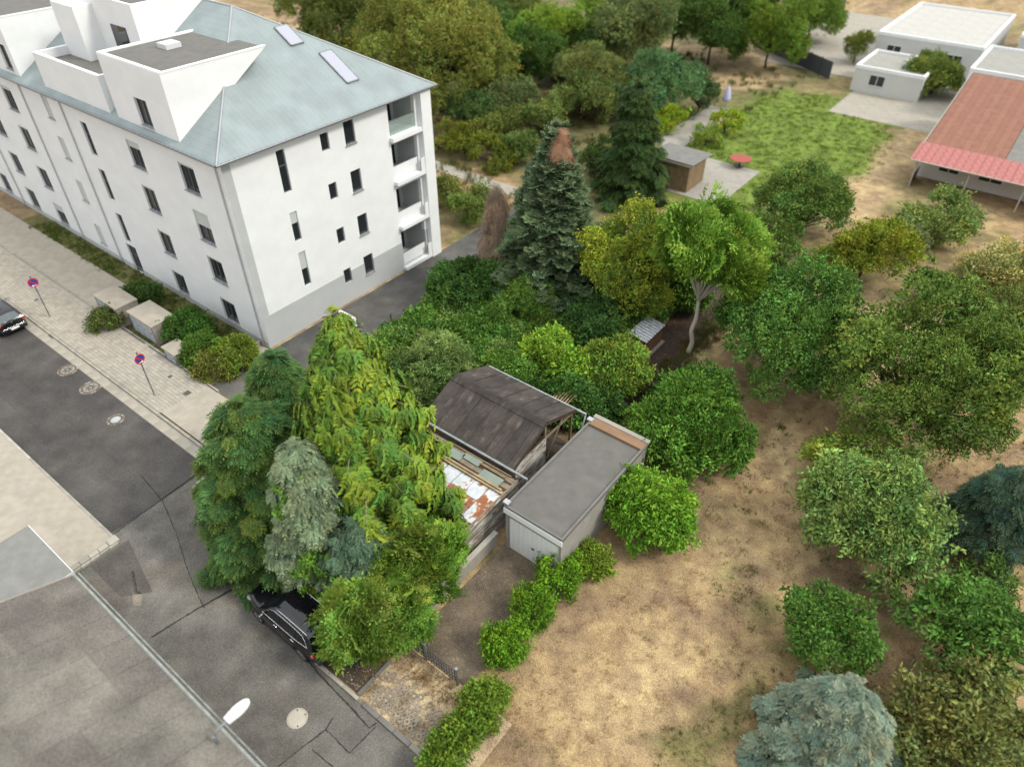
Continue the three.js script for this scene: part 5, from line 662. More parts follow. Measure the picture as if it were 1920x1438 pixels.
// a leafy lobe: a dome of clusters facing +z, with +y up
const lobeCache = {};
function lobesOf(kind, r, dense, hue, scale, droop) {
  const R = Math.max(0.2, Math.round(r * 10) / 10), key = [kind, R, dense, hue, scale, droop].join(); return lobeCache[key] ??= many(R > 1 ? 3 : 4, k => { const l = [], n = Math.ceil(dense * R * R * 2.0); for (let i = 0; i < n; i++) { const u = rr(-0.2, 1), a = rr(0, 6.2832), q = Math.sqrt(1 - u * u), d = V(Math.cos(a) * q, Math.sin(a) * q, u), rad = R * (0.62 + 0.45 * Math.pow(rnd(), 0.6)) * (1 + 0.7 * (vnoise(d.x * 2.2 + k * 7, d.y * 2.2 + d.z, 410) - 0.5)) * (rnd() < 0.1 ? rr(1.12, 1.45) : 1); l.push({ g: pick(SPRAY[kind]), m: frameMatrix(d.clone().multiplyScalar(rad), d.clone().add(V(rr(-0.4, 0.4), -droop + rr(-0.3, 0.4), rr(-0.4, 0.4))), UP, scale * rr(0.7, 1.25), rr(-0.6, 0.6)), c: tone3(0.24, hue) }); } return bake(l); });
}
const tone3 = (v, hue = 0.12) => { const k = 1 + rr(-v, v), h = rr(-hue, hue); return RGB(k * (1 + h), k, k * (1 - h * 0.5)); };

// a conifer: trunk, limbs in a spiral, sprays along each limb and its side twigs
function conifer(o) {
  const { x, z, h, r, base = 0.4, n = 120, kind, colour, profile = t => Math.pow(1 - t, 0.75), dense = 1, lift = 0.1, sag = 0.5, scale = 1, hang = 0.4, hue = 0.15, tipUp = 0, limbs = true, variety, side = 0.55 } = o;
  const t = thing(o.name, o.label, o.category ?? 'tree', [x, 0, z], 0, o.group), lean = o.lean ?? [0, 0];
  obj('trunk', limb([V(0, 0, 0), V(lean[0] * 0.3, h * 0.4, lean[1] * 0.3), V(lean[0], h * 0.97, lean[1])], Math.max(0.1, h * 0.02), 0.02, 8), o.bark ?? M.bark, t);
  const spots = [], extra = [], lg = [];
  for (let i = 0; i < n; i++) {
    const f = Math.pow((i + rnd()) / n, 0.9), y = mixN(base, h * 0.97, f), az = i * 2.39996 + rr(-0.35, 0.35), stretch = o.shape ? o.shape(az, f) : 1, L = Math.max(0.25, r * profile(f) * rr(0.78, 1.12) * stretch), d = V(Math.cos(az), 0, Math.sin(az)), s0 = V(lean[0] * f, y, lean[1] * f);
    const pt = u => s0.clone().addScaledVector(d, L * u).add(V(0, L * (lift * u - sag * u * u + tipUp * u * u * u), 0)), sideV = V(-d.z, 0, d.x);
    if (limbs && L > 0.6) lg.push(limb([pt(0), pt(0.5), pt(0.98)], 0.018 + L * 0.01, 0.006, 4));
    const nodes = Math.max(2, Math.ceil(L * dense * 2.1));
    for (let k = 0; k < nodes; k++) {                          // twigs with a tuft of sprays each, gaps between them
      const u = Math.pow((k + rr(0.2, 0.9)) / nodes, 0.75), wmax = side * L * (1.05 - u) + 0.1, w = rr(-1, 1) * wmax, p = pt(u).addScaledVector(sideV, w).add(V(0, -Math.abs(w) * 0.2, 0)), odd = variety && variety(p, u), c = tone3(0.2, hue * 0.6);
      (odd ? extra : spots).push({ m: frameMatrix(p, d.clone().addScaledVector(sideV, w / wmax * 0.7).add(V(0, rr(-0.15, 0.1), 0)), UP, rr(0.8, 1.2), rr(-0.25, 0.25)), c });
    }
  }
  for (let k = 0; k < 5; k++) { const a = k * 2.4; spots.push({ m: frameMatrix(V(lean[0], h * (0.93 + 0.015 * k), lean[1]), V(Math.cos(a) * 0.6, 0.9, Math.sin(a) * 0.6), UP, 0.5), c: tone3(0.15, hue) }); }
  if (lg.length) obj('limbs', lg, o.limbM ?? M.bark, t), stuff(t.children[t.children.length - 1]);
  const tp = { per: o.per ?? 8, hang, below: o.below ?? 0, hue, scale }; leafPart(t, 'crown', tufts(kind, 5, tp), spots, colour, o.rough); if (extra.length) leafPart(t, o.extraName ?? 'crown', tufts(o.extraKind ?? kind, 3, { ...tp, scale: o.extraScale ?? scale }), extra, o.extraColour);
  return t;
}
// a broadleaved crown: lobes of leaf clusters on limbs from a trunk
function leafy(o) {
  const { x, z, y = 2, rx, ry = rx * 0.8, rz = rx, lobes = 14, lobeR = rx * 0.42, kind = 'broad', colour, dense = 60, hue = 0.15, trunkR = 0.1, low = -0.75, scale = 1, droop = 0.25 } = o;
  const t = thing(o.name, o.label, o.category ?? 'tree', [x, 0, z], 0, o.group), fork = V(o.fork?.[0] ?? 0, o.fork?.[1] ?? Math.max(0.3, y - ry * 0.7), o.fork?.[2] ?? 0), off = V(o.off?.[0] ?? 0, 0, o.off?.[1] ?? 0);
  const C = [], N = Math.round(lobes * 2.1), K = o.masses ?? 1, mass = many(K, k => K === 1 ? { p: V(0, 0, 0), s: 1 } : { p: V(Math.cos(k * 2.4 + x) * rr(0.3, 0.55) * rx, rr(-0.35, 0.5) * ry, Math.sin(k * 2.4 + x) * rr(0.3, 0.55) * rz), s: rr(0.42, 0.68) });
  for (let i = 0; i < N; i++) { const a = i * 2.39996 + rr(-0.5, 0.5), M_ = mass[i % K], v = mixN(low, 0.95, Math.pow((i + 0.5) / N, 0.85)), out = 0.62 + 0.5 * vnoise(Math.cos(a) * 1.3 + x, v * 1.6 + Math.sin(a) * 1.3 + z, 415) + (rnd() < 0.12 ? 0.14 : 0), s = Math.sqrt(Math.max(0, 1 - v * v)) * out * M_.s; C.push({ p: V(off.x + M_.p.x + Math.cos(a) * s * rx, Math.max(0.15, y + M_.p.y + v * ry * 0.85 * out * M_.s), off.z + M_.p.z + Math.sin(a) * s * rz), r: lobeR * rr(0.5, 1.15), k: rr(-0.22, 0.26) }); }
  const tr = []; if (!o.noTrunk) { tr.push(limb(o.trunk ? o.trunk.map(q => V(...q)) : [V(0, 0, 0), V(fork.x * 0.4 + rr(-0.1, 0.1), fork.y * 0.5, fork.z * 0.4 + rr(-0.1, 0.1)), fork], trunkR, trunkR * 0.7, 8)); obj('trunk', tr, o.bark ?? M.bark, t); stuff(obj('limbs', C.map(c => limb([fork, fork.clone().lerp(c.p, 0.55).add(V(rr(-0.15, 0.15), rr(0, 0.25), rr(-0.15, 0.15))), c.p], trunkR * 0.5, 0.012, 5)), o.bark ?? M.bark, t)); }
  const spots = [], alt = [], mid = V(off.x, y - ry * 0.25, off.z);
  for (const c of C) { let deep = 0; for (const e of C) if (e !== c && e.p.distanceTo(c.p) < e.r * 0.35) deep++; if (deep > 1) continue; const out = c.p.clone().sub(mid).normalize().add(V(rr(-0.3, 0.3), 0.45, rr(-0.3, 0.3))), col = tone3(0.06, hue * 0.5); col.multiplyScalar(1 + c.k); const q = Math.min(1, c.p.y / c.r + 0.2); (o.alt && rnd() < o.alt.share ? alt : spots).push({ m: frameMatrix(c.p, out, UP, c.r / lobeR * Math.max(0.5, q), rr(-3, 3)), c: col }); }
  leafPart(t, 'crown', lobesOf(kind, lobeR, dense, hue, scale, droop), spots, colour, o.rough); if (alt.length) leafPart(t, 'crown', lobesOf(o.alt.kind ?? kind, lobeR, dense, hue, scale, droop), alt, o.alt.colour);
  return t;
}

// ---------------------------------------------------------------- the overgrown plot
const G = { gold: [0.155, 0.185, 0.022], yew: [0.050, 0.105, 0.030], blue: [0.145, 0.195, 0.105], spruce: [0.078, 0.118, 0.056], mid: [0.062, 0.125, 0.022], bright: [0.105, 0.195, 0.022], ygreen: [0.235, 0.255, 0.026], dark: [0.030, 0.065, 0.016], olive: [0.125, 0.135, 0.030], straw: [0.48, 0.34, 0.16], brown: [0.26, 0.155, 0.085] };

conifer({ name: 'golden_cypress', label: 'tall golden green cypress with drooping sprays and bare pale limbs beside the tin roofed lean-to', x: -17.0, z: -12.2, h: 12.6, r: 4.7, base: 0.3, n: 150, kind: 'cypress', colour: [0.140, 0.222, 0.026], profile: t => 0.04 + 0.98 * Math.pow(1 - t, 0.72), dense: 1.25, lift: 0.2, sag: 0.36, tipUp: 0.1, hang: 0.85, below: 0.45, per: 9, side: 0.34, limbM: M.barkTwig, hue: 0.16, variety: (p, u) => rnd() < (u < 0.6 ? 0.75 : 0.3), extraColour: [0.078, 0.155, 0.024] });
conifer({ name: 'yew_tree', label: 'broad dark green yew tree overhanging the old asphalt and the silver car', x: -20.6, z: -9.6, h: 8.2, r: 3.5, n: 150, kind: 'yew', colour: G.yew, profile: t => 0.03 + 1.0 * Math.pow(1 - t, 0.55), dense: 1.1, lift: 0.3, sag: 0.35, hang: 0.15, hue: 0.2, variety: () => rnd() < 0.3, extraColour: [0.075, 0.125, 0.026], base: 0.2 });
conifer({ name: 'yew_tree', label: 'upright dark green yew behind the golden cypress, next to the paved apron', x: -22.8, z: -12.6, h: 7.6, r: 2.6, n: 110, kind: 'yew', colour: G.yew, profile: t => 0.03 + 1.0 * Math.pow(1 - t, 0.55), dense: 1.1, lift: 0.35, sag: 0.3, hang: 0.1, hue: 0.2, variety: () => rnd() < 0.22, extraColour: [0.070, 0.120, 0.028], base: 0.2 });
conifer({ name: 'yew_tree', label: 'low dark green yew spreading towards the black sport utility car', x: -20.1, z: -8.4, h: 4.4, r: 2.0, n: 80, kind: 'yew', colour: G.yew, profile: t => 0.03 + 1.0 * Math.pow(1 - t, 0.55), dense: 1.1, lift: 0.3, sag: 0.45, hang: 0.25, hue: 0.2, variety: () => rnd() < 0.25, extraColour: [0.070, 0.120, 0.026], base: 0.2 });
conifer({ name: 'blue_cypress', label: 'narrow grey blue cypress with green climber through it, in front of the golden cypress', x: -17.0, z: -9.3, h: 8.4, r: 2.05, n: 150, kind: 'blue', colour: G.blue, profile: t => 0.06 + 1.0 * Math.pow(1 - t, 0.6), dense: 1.9, lift: 0.35, sag: 0.25, hang: 0.35, hue: 0.08, base: 0.3, extraName: 'climber', extraKind: 'small', extraColour: [0.12, 0.235, 0.03], variety: p => vnoise(p.x * 1.1 + 4, p.y * 0.8 + p.z, 421) > 0.48 && p.y < 7.4 });
conifer({ name: 'blue_cypress', label: 'low grey blue cypress between the narrow one and the leafy shrub', x: -15.0, z: -9.6, h: 5.2, r: 1.9, n: 90, kind: 'blue', colour: [0.07, 0.115, 0.066], profile: t => 0.2 + 0.9 * Math.pow(1 - t, 0.6), dense: 1.6, lift: 0.3, sag: 0.3, hang: 0.35, hue: 0.08, base: 0.3 });
leafy({ masses: 3, name: 'sumac_shrub', label: 'light green feathery shrub hanging over the tail of the black sport utility car', category: 'shrub', x: -13.3, z: -8.1, y: 1.9, rx: 1.05, ry: 1.3, rz: 1.0, lobes: 13, lobeR: 0.62, kind: 'sumac', colour: [0.156, 0.247, 0.034], dense: 75, hue: 0.22, trunkR: 0.05, low: -0.5, group: 'feathery shrubs', alt: { share: 0.15, colour: [0.20, 0.265, 0.045] } });
leafy({ masses: 3, name: 'sumac_shrub', label: 'light green feathery shrub above the gravel patch, left of the iron gate', category: 'shrub', x: -13.0, z: -9.2, y: 1.8, rx: 1.3, ry: 1.5, rz: 1.1, lobes: 13, lobeR: 0.6, kind: 'sumac', colour: [0.130, 0.240, 0.031], dense: 75, hue: 0.2, trunkR: 0.05, low: -0.7, group: 'feathery shrubs', alt: { share: 0.15, colour: [0.19, 0.26, 0.04] } });
leafy({ masses: 3, name: 'sumac_shrub', label: 'light green feathery shrub beside the low concrete boundary wall', category: 'shrub', x: -13.6, z: -10.9, y: 2.3, rx: 1.5, ry: 1.5, rz: 1.4, lobes: 14, lobeR: 0.66, kind: 'sumac', colour: [0.150, 0.254, 0.029], dense: 75, hue: 0.2, trunkR: 0.06, low: -0.6, group: 'feathery shrubs', alt: { share: 0.15, colour: [0.20, 0.27, 0.04] } });
leafy({ masses: 3, name: 'sumac_shrub', label: 'mid green feathery shrub behind the sport utility car, under the blue cypress', category: 'shrub', x: -15.2, z: -9.2, y: 1.6, rx: 1.1, ry: 1.3, rz: 0.8, lobes: 11, lobeR: 0.6, kind: 'sumac', colour: [0.085, 0.176, 0.031], dense: 75, hue: 0.15, trunkR: 0.05, low: -0.6, group: 'feathery shrubs' });

conifer({ name: 'blue_spruce', label: 'large blue green conical cypress with a dead brown branch near its top', x: -22.4, z: -33.0, h: 11.8, r: 4.1, base: 0.3, n: 260, kind: 'curl', colour: G.spruce, profile: t => 0.03 + 1.0 * Math.pow(1 - t, 0.85), dense: 1.7, lift: 0.25, sag: 0.3, hang: 0.15, hue: 0.08, scale: 1.1, side: 0.7, limbs: false, extraName: 'dead_branch', extraKind: 'dead', extraScale: 0.75, extraColour: [0.38, 0.215, 0.13], variety: p => { const c = V(0.5, 10.6, 0.3), d = p.clone().sub(c); return Math.hypot(d.x, d.z) < 0.5 && d.y < 0.9 && d.y > -0.8; } });
conifer({ name: 'dead_conifer', label: 'dead grey brown conifer beside the large blue green cypress', x: -26.6, z: -32.7, h: 7.0, r: 2.0, n: 80, kind: 'dead', colour: [0.30, 0.215, 0.145], dense: 1.1, lift: 0.1, sag: 0.6, hang: 0.7, hue: 0.12, tr: 0.1 });
leafy({ masses: 4, name: 'yellowing_tree', label: 'yellow green small leaved tree between the blue green cypress and the walnut', x: -18.2, z: -34.6, y: 3.6, rx: 3.3, ry: 3.0, rz: 2.9, lobes: 34, lobeR: 0.95, kind: 'small', colour: [0.235, 0.285, 0.032], dense: 75, hue: 0.16, trunkR: 0.14, alt: { share: 0.22, colour: [0.111, 0.176, 0.029] } });
leafy({ masses: 4, name: 'undergrowth_bush', label: 'dark green bush under the yellowing tree, beside the corrugated hutch', category: 'bush', x: -16.7, z: -34.0, y: 1.3, rx: 1.3, ry: 1.4, rz: 1.7, lobes: 16, lobeR: 0.72, kind: 'ivy', colour: [0.055, 0.124, 0.026], dense: 75, trunkR: 0.05 });
leafy({ masses: 4, name: 'undergrowth_bush', label: 'dark green bush under the blue green cypress, next to the round willow bush', category: 'bush', x: -18.4, z: -31.2, y: 1.1, rx: 1.9, ry: 1.2, rz: 1.5, lobes: 16, lobeR: 0.7, kind: 'ivy', colour: [0.052, 0.114, 0.026], dense: 75, trunkR: 0.05 });
leafy({ masses: 4, name: 'undergrowth_bush', label: 'mid green bush between the bright fig like bush and the corrugated hutch', category: 'bush', x: -16.0, z: -29.8, y: 1.0, rx: 1.5, ry: 1.2, rz: 1.3, lobes: 14, lobeR: 0.66, kind: 'ivy', colour: [0.065, 0.137, 0.031], dense: 75, trunkR: 0.05 });
leafy({ masses: 4, name: 'undergrowth_bush', label: 'green bush between the yellowing tree and the walnut trunk', category: 'bush', x: -15.2, z: -37.2, y: 1.6, rx: 1.9, ry: 1.8, rz: 2.0, lobes: 22, lobeR: 0.75, kind: 'broad', colour: [0.085, 0.165, 0.026], dense: 70, trunkR: 0.05 });
leafy({ masses: 3, name: 'undergrowth_bush', label: 'dark green bush beside the felt roof shed and the bright fig like bush', category: 'bush', x: -15.6, z: -24.4, y: 0.8, rx: 1.4, ry: 1.1, rz: 1.1, lobes: 14, lobeR: 0.6, kind: 'ivy', colour: [0.065, 0.140, 0.026], dense: 75, trunkR: 0.04 });
leafy({ masses: 3, name: 'undergrowth_bush', label: 'green bush at the foot of the large blue green cypress, on the drive side', category: 'bush', x: -24.3, z: -30.4, y: 1.0, rx: 1.9, ry: 1.3, rz: 1.6, lobes: 18, lobeR: 0.7, kind: 'ivy', colour: [0.070, 0.150, 0.028], dense: 70, trunkR: 0.04 });
leafy({ name: 'walnut_tree', label: 'walnut tree with a pale bare trunk by the earth path', x: -12.4, z: -33.3, y: 6.6, rx: 2.3, ry: 2.7, rz: 2.2, lobes: 26, lobeR: 0.75, masses: 4, kind: 'walnut', colour: [0.150, 0.265, 0.031], dense: 62, hue: 0.16, trunkR: 0.15, bark: M.barkPale, trunk: [[0, 0, 0], [0.08, 0.8, -0.06], [-0.05, 1.6, 0.06], [0.04, 2.4, -0.03], [0.0, 3.7, 0]], fork: [0, 3.7, 0], low: -0.75, alt: { share: 0.2, colour: [0.215, 0.315, 0.04] } });
leafy({ masses: 4, name: 'willow_bush', label: 'round green narrow leaved bush in front of the blue green cypress', category: 'bush', x: -21.6, z: -29.4, y: 1.5, rx: 1.75, ry: 1.6, rz: 1.6, lobes: 18, lobeR: 0.72, kind: 'narrow', colour: [0.098, 0.182, 0.029], dense: 80, hue: 0.2, trunkR: 0.06, alt: { share: 0.1, colour: [0.16, 0.23, 0.04] } });
leafy({ masses: 4, name: 'fig_bush', label: 'bright green large leaved bush behind the felt roof shed', category: 'bush', x: -17.4, z: -26.4, y: 1.6, rx: 2.1, ry: 1.5, rz: 1.7, lobes: 20, lobeR: 0.74, kind: 'big', colour: [0.163, 0.293, 0.029], dense: 66, hue: 0.2, trunkR: 0.06, scale: 0.85, alt: { share: 0.12, colour: [0.21, 0.30, 0.035] } });
leafy({ masses: 4, name: 'hazel_bush', label: 'yellow green bush beside the shed, between fig like bush and earth path', category: 'bush', x: -14.1, z: -27.7, y: 1.3, rx: 1.6, ry: 1.35, rz: 1.6, lobes: 18, lobeR: 0.68, kind: 'broad', colour: [0.163, 0.247, 0.034], dense: 80, hue: 0.22, trunkR: 0.05 });
leafy({ name: 'ivy_bush', label: 'dark ivy bush behind the shed gutter end', category: 'bush', x: -13.7, z: -25.0, y: 0.6, rx: 1.5, ry: 0.9, rz: 1.2, lobes: 12, lobeR: 0.6, kind: 'ivy', colour: [0.058, 0.130, 0.026], dense: 75, trunkR: 0.04 });
leafy({ name: 'privet_bush', label: 'loose pale green bush leaning over the left end of the felt roof', category: 'bush', x: -21.1, z: -20.9, y: 2.0, rx: 1.6, ry: 1.7, rz: 1.7, lobes: 18, lobeR: 0.7, kind: 'narrow', colour: [0.124, 0.189, 0.052], dense: 75, hue: 0.15, trunkR: 0.06, alt: { share: 0.12, colour: [0.18, 0.25, 0.07] } });
leafy({ name: 'privet_bush', label: 'low green bush at the roof corner of the felt roof shed', category: 'bush', x: -18.6, z: -23.6, y: 1.3, rx: 1.3, ry: 1.2, rz: 0.9, lobes: 12, lobeR: 0.6, kind: 'small', colour: [0.098, 0.195, 0.029], dense: 75, trunkR: 0.05 });
leafy({ name: 'bramble_bush', label: 'dark green bramble at the edge of the apartment drive below the dead conifer', category: 'bush', x: -26.6, z: -29.6, y: 0.9, rx: 1.9, ry: 1.3, rz: 2.4, lobes: 18, lobeR: 0.75, kind: 'ivy', colour: [0.072, 0.150, 0.031], dense: 70, trunkR: 0.04 });
// the sea of brambles between shed and spruce
{
  const spots = [], alt = []; for (let i = 0; i < 2500; i++) { const x = rr(-28, -13.9), z = rr(-40, -19); if ((x > -19.4 && z > -23.4) || (x > -15.2 && z < -27)) continue; const edge = smooth(-28.2, -27.0, x); if (rnd() > edge) continue; const hgt = 0.05 + 1.25 * edge * Math.pow(fbm(x * 0.55, z * 0.55, 430, 3), 1.3) + 0.55 * Math.pow(vnoise(x * 1.6, z * 1.6, 431), 2), p = V(x, hgt * rr(0.7, 1.05), z), c = tone3(0.2, 0.12); c.multiplyScalar(0.75 + 0.55 * vnoise(x * 0.8, z * 0.8, 432)); (vnoise(x * 0.9 + 20, z * 0.9, 433) > 0.68 ? alt : spots).push({ m: frameMatrix(p, V(rr(-0.5, 0.5), 1, rr(-0.5, 0.5)), V(rr(-1, 1), 0, rr(-1, 1)), rr(0.8, 1.3)), c }); }
  const t = new THREE.Group(); t.name = 'ground_cover'; t.userData.kind = 'stuff'; tag(t, 'dense green brambles and ivy covering the plot behind the shed', 'ground cover'); scene.add(t); leafPart(t, 'bramble_leaves', lobesOf('ivy', 0.4, 75, 0.18, 1, 0.1), spots, [0.095, 0.195, 0.032]); leafPart(t, 'nettle_leaves', lobesOf('small', 0.4, 75, 0.18, 1, 0.1), alt, [0.15, 0.22, 0.055]);
}
// shrubs of the drive and the apartment front
for (const [px, py, h, r, ry, l, c] of [[945, 1208, 0.5, 0.62, 0.6, 'bright green ball shrub by the gravel drive, next to the long hedge', 0], [1000, 1142, 0.55, 0.72, 0.7, 'bright green ball shrub by the gravel drive, middle one', 0], [1052, 1076, 0.55, 0.75, 0.7, 'bright green ball shrub by the garage door corner', 0], [1108, 1052, 0.45, 0.6, 0.5, 'yellow green low shrub between the garage and the big bright bush', 1]]) { const p = at(px, py, h); leafy({ name: 'ball_shrub', label: l, category: 'shrub', x: p.x, z: p.z, y: h, rx: r, ry, lobes: 9, lobeR: 0.42, kind: 'small', colour: c ? [0.13, 0.19, 0.02] : [0.105, 0.215, 0.014], dense: 110, trunkR: 0.03, scale: 0.85, group: 'ball shrubs along the gravel drive' }); }
{ const p = at(884, 1340, 0.7); leafy({ name: 'clipped_hedge', label: 'long clipped green hedge curving from the iron gate along the lawn', category: 'hedge', x: p.x + 0.15, z: p.z + 0.5, y: 0.65, rx: 0.5, ry: 0.7, rz: 2.0, lobes: 22, lobeR: 0.42, kind: 'small', colour: [0.120, 0.195, 0.021], dense: 120, trunkR: 0.04, scale: 0.9 }); }
leafy({ masses: 4, name: 'bright_bush', label: 'large bright green bush beside the flat roofed garage', category: 'bush', x: -7.9, z: -20.0, y: 1.2, rx: 2.0, ry: 1.4, rz: 1.9, lobes: 20, lobeR: 0.8, kind: 'broad', colour: [0.137, 0.267, 0.023], dense: 80, trunkR: 0.06 });
leafy({ masses: 4, name: 'bright_bush', label: 'mid green thicket behind the flat roofed garage', category: 'bush', x: -8.6, z: -25.4, y: 1.5, rx: 2.3, ry: 1.7, rz: 2.3, lobes: 22, lobeR: 0.9, kind: 'broad', colour: [0.091, 0.189, 0.023], dense: 70, trunkR: 0.06 });
leafy({ masses: 4, name: 'bright_bush', label: 'dark green thicket across the earth path from the hazel like bush', category: 'bush', x: -9.6, z: -28.0, y: 0.9, rx: 1.7, ry: 1.2, rz: 1.6, lobes: 20, lobeR: 0.85, kind: 'broad', colour: [0.072, 0.156, 0.023], dense: 70, trunkR: 0.06 });
for (const [px, py, h, r, l, c] of [[352, 612, 0.9, 1.0, 'round green shrub beside the low concrete box', [0.05, 0.115, 0.02]], [375, 655, 0.6, 0.9, 'green shrub at the lawn edge by the apartment building', [0.07, 0.14, 0.02]], [268, 552, 0.7, 0.8, 'green shrub behind the bin houses', [0.06, 0.11, 0.025]], [440, 668, 0.5, 1.0, 'low olive shrub on the lawn by the apartment corner', [0.12, 0.17, 0.02]], [405, 690, 0.4, 0.9, 'yellow olive low plants along the footpath edge', [0.14, 0.15, 0.03]], [200, 600, 0.5, 0.8, 'olive shrub in front of the bin houses', [0.09, 0.12, 0.03]]]) { const p = at(px, py, h); leafy({ name: 'garden_shrub', label: l, category: 'shrub', x: p.x, z: p.z, y: h, rx: r, ry: r * 0.75, lobes: 10, lobeR: r * 0.5, kind: 'small', colour: c, dense: 95, trunkR: 0.03 }); }

// trees and bushes of the gardens all round: pixel of the crown centre, its height, radius in pixels
function gardenTree(px, py, h, rpx, label, colour, o = {}) { const p = at(px, py, h), r = rpx * p.depth / photoF * 1.03; return leafy({ name: o.name ?? 'garden_tree', label, category: o.category ?? 'tree', x: p.x, z: p.z, y: h, rx: r, ry: o.ry ? o.ry * r : r * 0.8, lobes: (o.lobes ?? 20) * 1.4, lobeR: r * 0.3, kind: o.kind ?? 'far', colour, dense: o.dense ?? 26, trunkR: 0.04 + r * 0.03, hue: o.hue ?? 0.2, low: o.low ?? -0.8, scale: o.scale ?? 1, masses: o.masses ?? 5, group: 'garden trees' }); }
gardenTree(1472, 612, 3.6, 118, 'large round mid green tree across the earth path from the walnut', [0.114, 0.223, 0.041], { lobes: 26 });
gardenTree(1735, 715, 3.6, 148, 'large olive green tree beside the round mid green tree', [0.137, 0.206, 0.038], { lobes: 26 });
gardenTree(1630, 960, 2.8, 112, 'light green bushy tree on the edge of the dry lawn', [0.181, 0.275, 0.069], { lobes: 22 });
gardenTree(1555, 1175, 1.8, 88, 'dark green bush below the light green bushy tree', [0.086, 0.181, 0.030], { category: 'bush', name: 'garden_bush' });
gardenTree(1805, 1180, 1.9, 98, 'dark green round bush in the dry garden', [0.086, 0.172, 0.030], { category: 'bush', name: 'garden_bush' });
gardenTree(1815, 1375, 1.4, 120, 'brownish green spreading bush next to the pale blue spruce', [0.164, 0.181, 0.051], { category: 'bush', name: 'garden_bush' });
gardenTree(1850, 1090, 1.0, 42, 'small dark bush under the dark pine', [0.095, 0.164, 0.034], { category: 'bush', name: 'garden_bush', lobes: 10 });
gardenTree(1628, 470, 2.0, 66, 'yellow olive round bush at the far end of the dry meadow', [0.223, 0.257, 0.028], { category: 'bush', name: 'garden_bush' });
gardenTree(1505, 385, 2.2, 84, 'mid green bushy tree between walnut and green lawn', [0.137, 0.215, 0.045]);
gardenTree(1440, 450, 1.4, 50, 'small green bush behind the walnut crown', [0.120, 0.198, 0.038], { category: 'bush', name: 'garden_bush', lobes: 12 });
gardenTree(1745, 548, 1.0, 36, 'small dark green bush on the meadow slope', [0.095, 0.172, 0.025], { category: 'bush', name: 'garden_bush', lobes: 10 });
gardenTree(1765, 420, 1.6, 58, 'pale green bush in front of the red roofed bungalow', [0.215, 0.284, 0.077], { category: 'bush', name: 'garden_bush' });
gardenTree(1885, 520, 1.2, 74, 'pale straw green bush on the dry meadow', [0.343, 0.335, 0.112], { category: 'bush', name: 'garden_bush' });
gardenTree(1890, 615, 1.6, 66, 'olive green bush behind the large olive tree', [0.147, 0.198, 0.045], { category: 'bush', name: 'garden_bush' });
gardenTree(1690, 455, 1.0, 40, 'grey green low bush beside the yellow olive one', [0.172, 0.206, 0.086], { category: 'bush', name: 'garden_bush', lobes: 10 });
gardenTree(820, 85, 6.5, 125, 'big olive yellow tree behind the apartment building', [0.206, 0.232, 0.048], { lobes: 26 });
gardenTree(640, 45, 5.0, 95, 'dark olive tree behind the apartment roof', [0.120, 0.154, 0.034], { lobes: 22 });
gardenTree(1045, 60, 5.0, 72, 'bright green tree in the back gardens', [0.189, 0.292, 0.034]);
gardenTree(990, 115, 3.5, 58, 'dark green tree under the bright green one', [0.077, 0.147, 0.028]);
gardenTree(900, 35, 5.0, 60, 'mid green tree beside the big olive yellow one', [0.112, 0.198, 0.051]);
gardenTree(1175, 60, 5.0, 85, 'grey olive tree in the back gardens', [0.164, 0.206, 0.069]);
gardenTree(1225, 150, 3.5, 68, 'blue green bushy tree beside the tan clearing', [0.103, 0.198, 0.073]);
gardenTree(1120, 150, 3.0, 72, 'olive bush between bright green and blue green trees', [0.172, 0.206, 0.058]);
gardenTree(1340, 45, 4.5, 70, 'dark green tree by the dark fence', [0.086, 0.154, 0.030]);
gardenTree(1450, 60, 4.0, 62, 'fresh green tree beside the dark fence corner', [0.147, 0.232, 0.030]);
gardenTree(1270, 25, 5.0, 70, 'dark tree at the far edge of the gardens', [0.077, 0.147, 0.034]);
gardenTree(1530, 15, 4.0, 50, 'green tree beyond the dark fence', [0.147, 0.223, 0.034]);
gardenTree(1315, 180, 1.6, 38, 'dark green shrub beside the closed parasol', [0.077, 0.129, 0.044], { category: 'shrub', name: 'garden_bush', lobes: 10 });
gardenTree(1250, 222, 1.0, 34, 'lime green shrub at the garden path', [0.257, 0.343, 0.024], { category: 'shrub', name: 'garden_bush', lobes: 10 });
gardenTree(1362, 232, 0.9, 26, 'lime green shrub between path and lawn', [0.275, 0.352, 0.030], { category: 'shrub', name: 'garden_bush', lobes: 9 });
gardenTree(1325, 256, 0.8, 26, 'small light green shrub on the terrace edge', [0.206, 0.292, 0.044], { category: 'shrub', name: 'garden_bush', lobes: 9 });
gardenTree(1760, 140, 2.0, 48, 'olive bush between the white annex and the bungalow', [0.172, 0.223, 0.044], { category: 'bush', name: 'garden_bush' });
gardenTree(1610, 85, 2.0, 32, 'small olive tree in the paved yard', [0.189, 0.223, 0.051], { lobes: 12 });
gardenTree(870, 270, 0.9, 40, 'olive hedge bush behind the loggias', [0.164, 0.198, 0.024], { category: 'hedge', name: 'garden_hedge', lobes: 10 });
gardenTree(920, 292, 0.9, 40, 'olive hedge bush at the end of the garden path', [0.154, 0.189, 0.024], { category: 'hedge', name: 'garden_hedge', lobes: 10 });
gardenTree(820, 262, 0.8, 34, 'olive hedge bush next to the apartment corner', [0.172, 0.198, 0.028], { category: 'hedge', name: 'garden_hedge', lobes: 10 });
gardenTree(885, 390, 1.0, 40, 'green bush in the garden behind the loggias', [0.129, 0.189, 0.038], { category: 'bush', name: 'garden_bush', lobes: 11 });
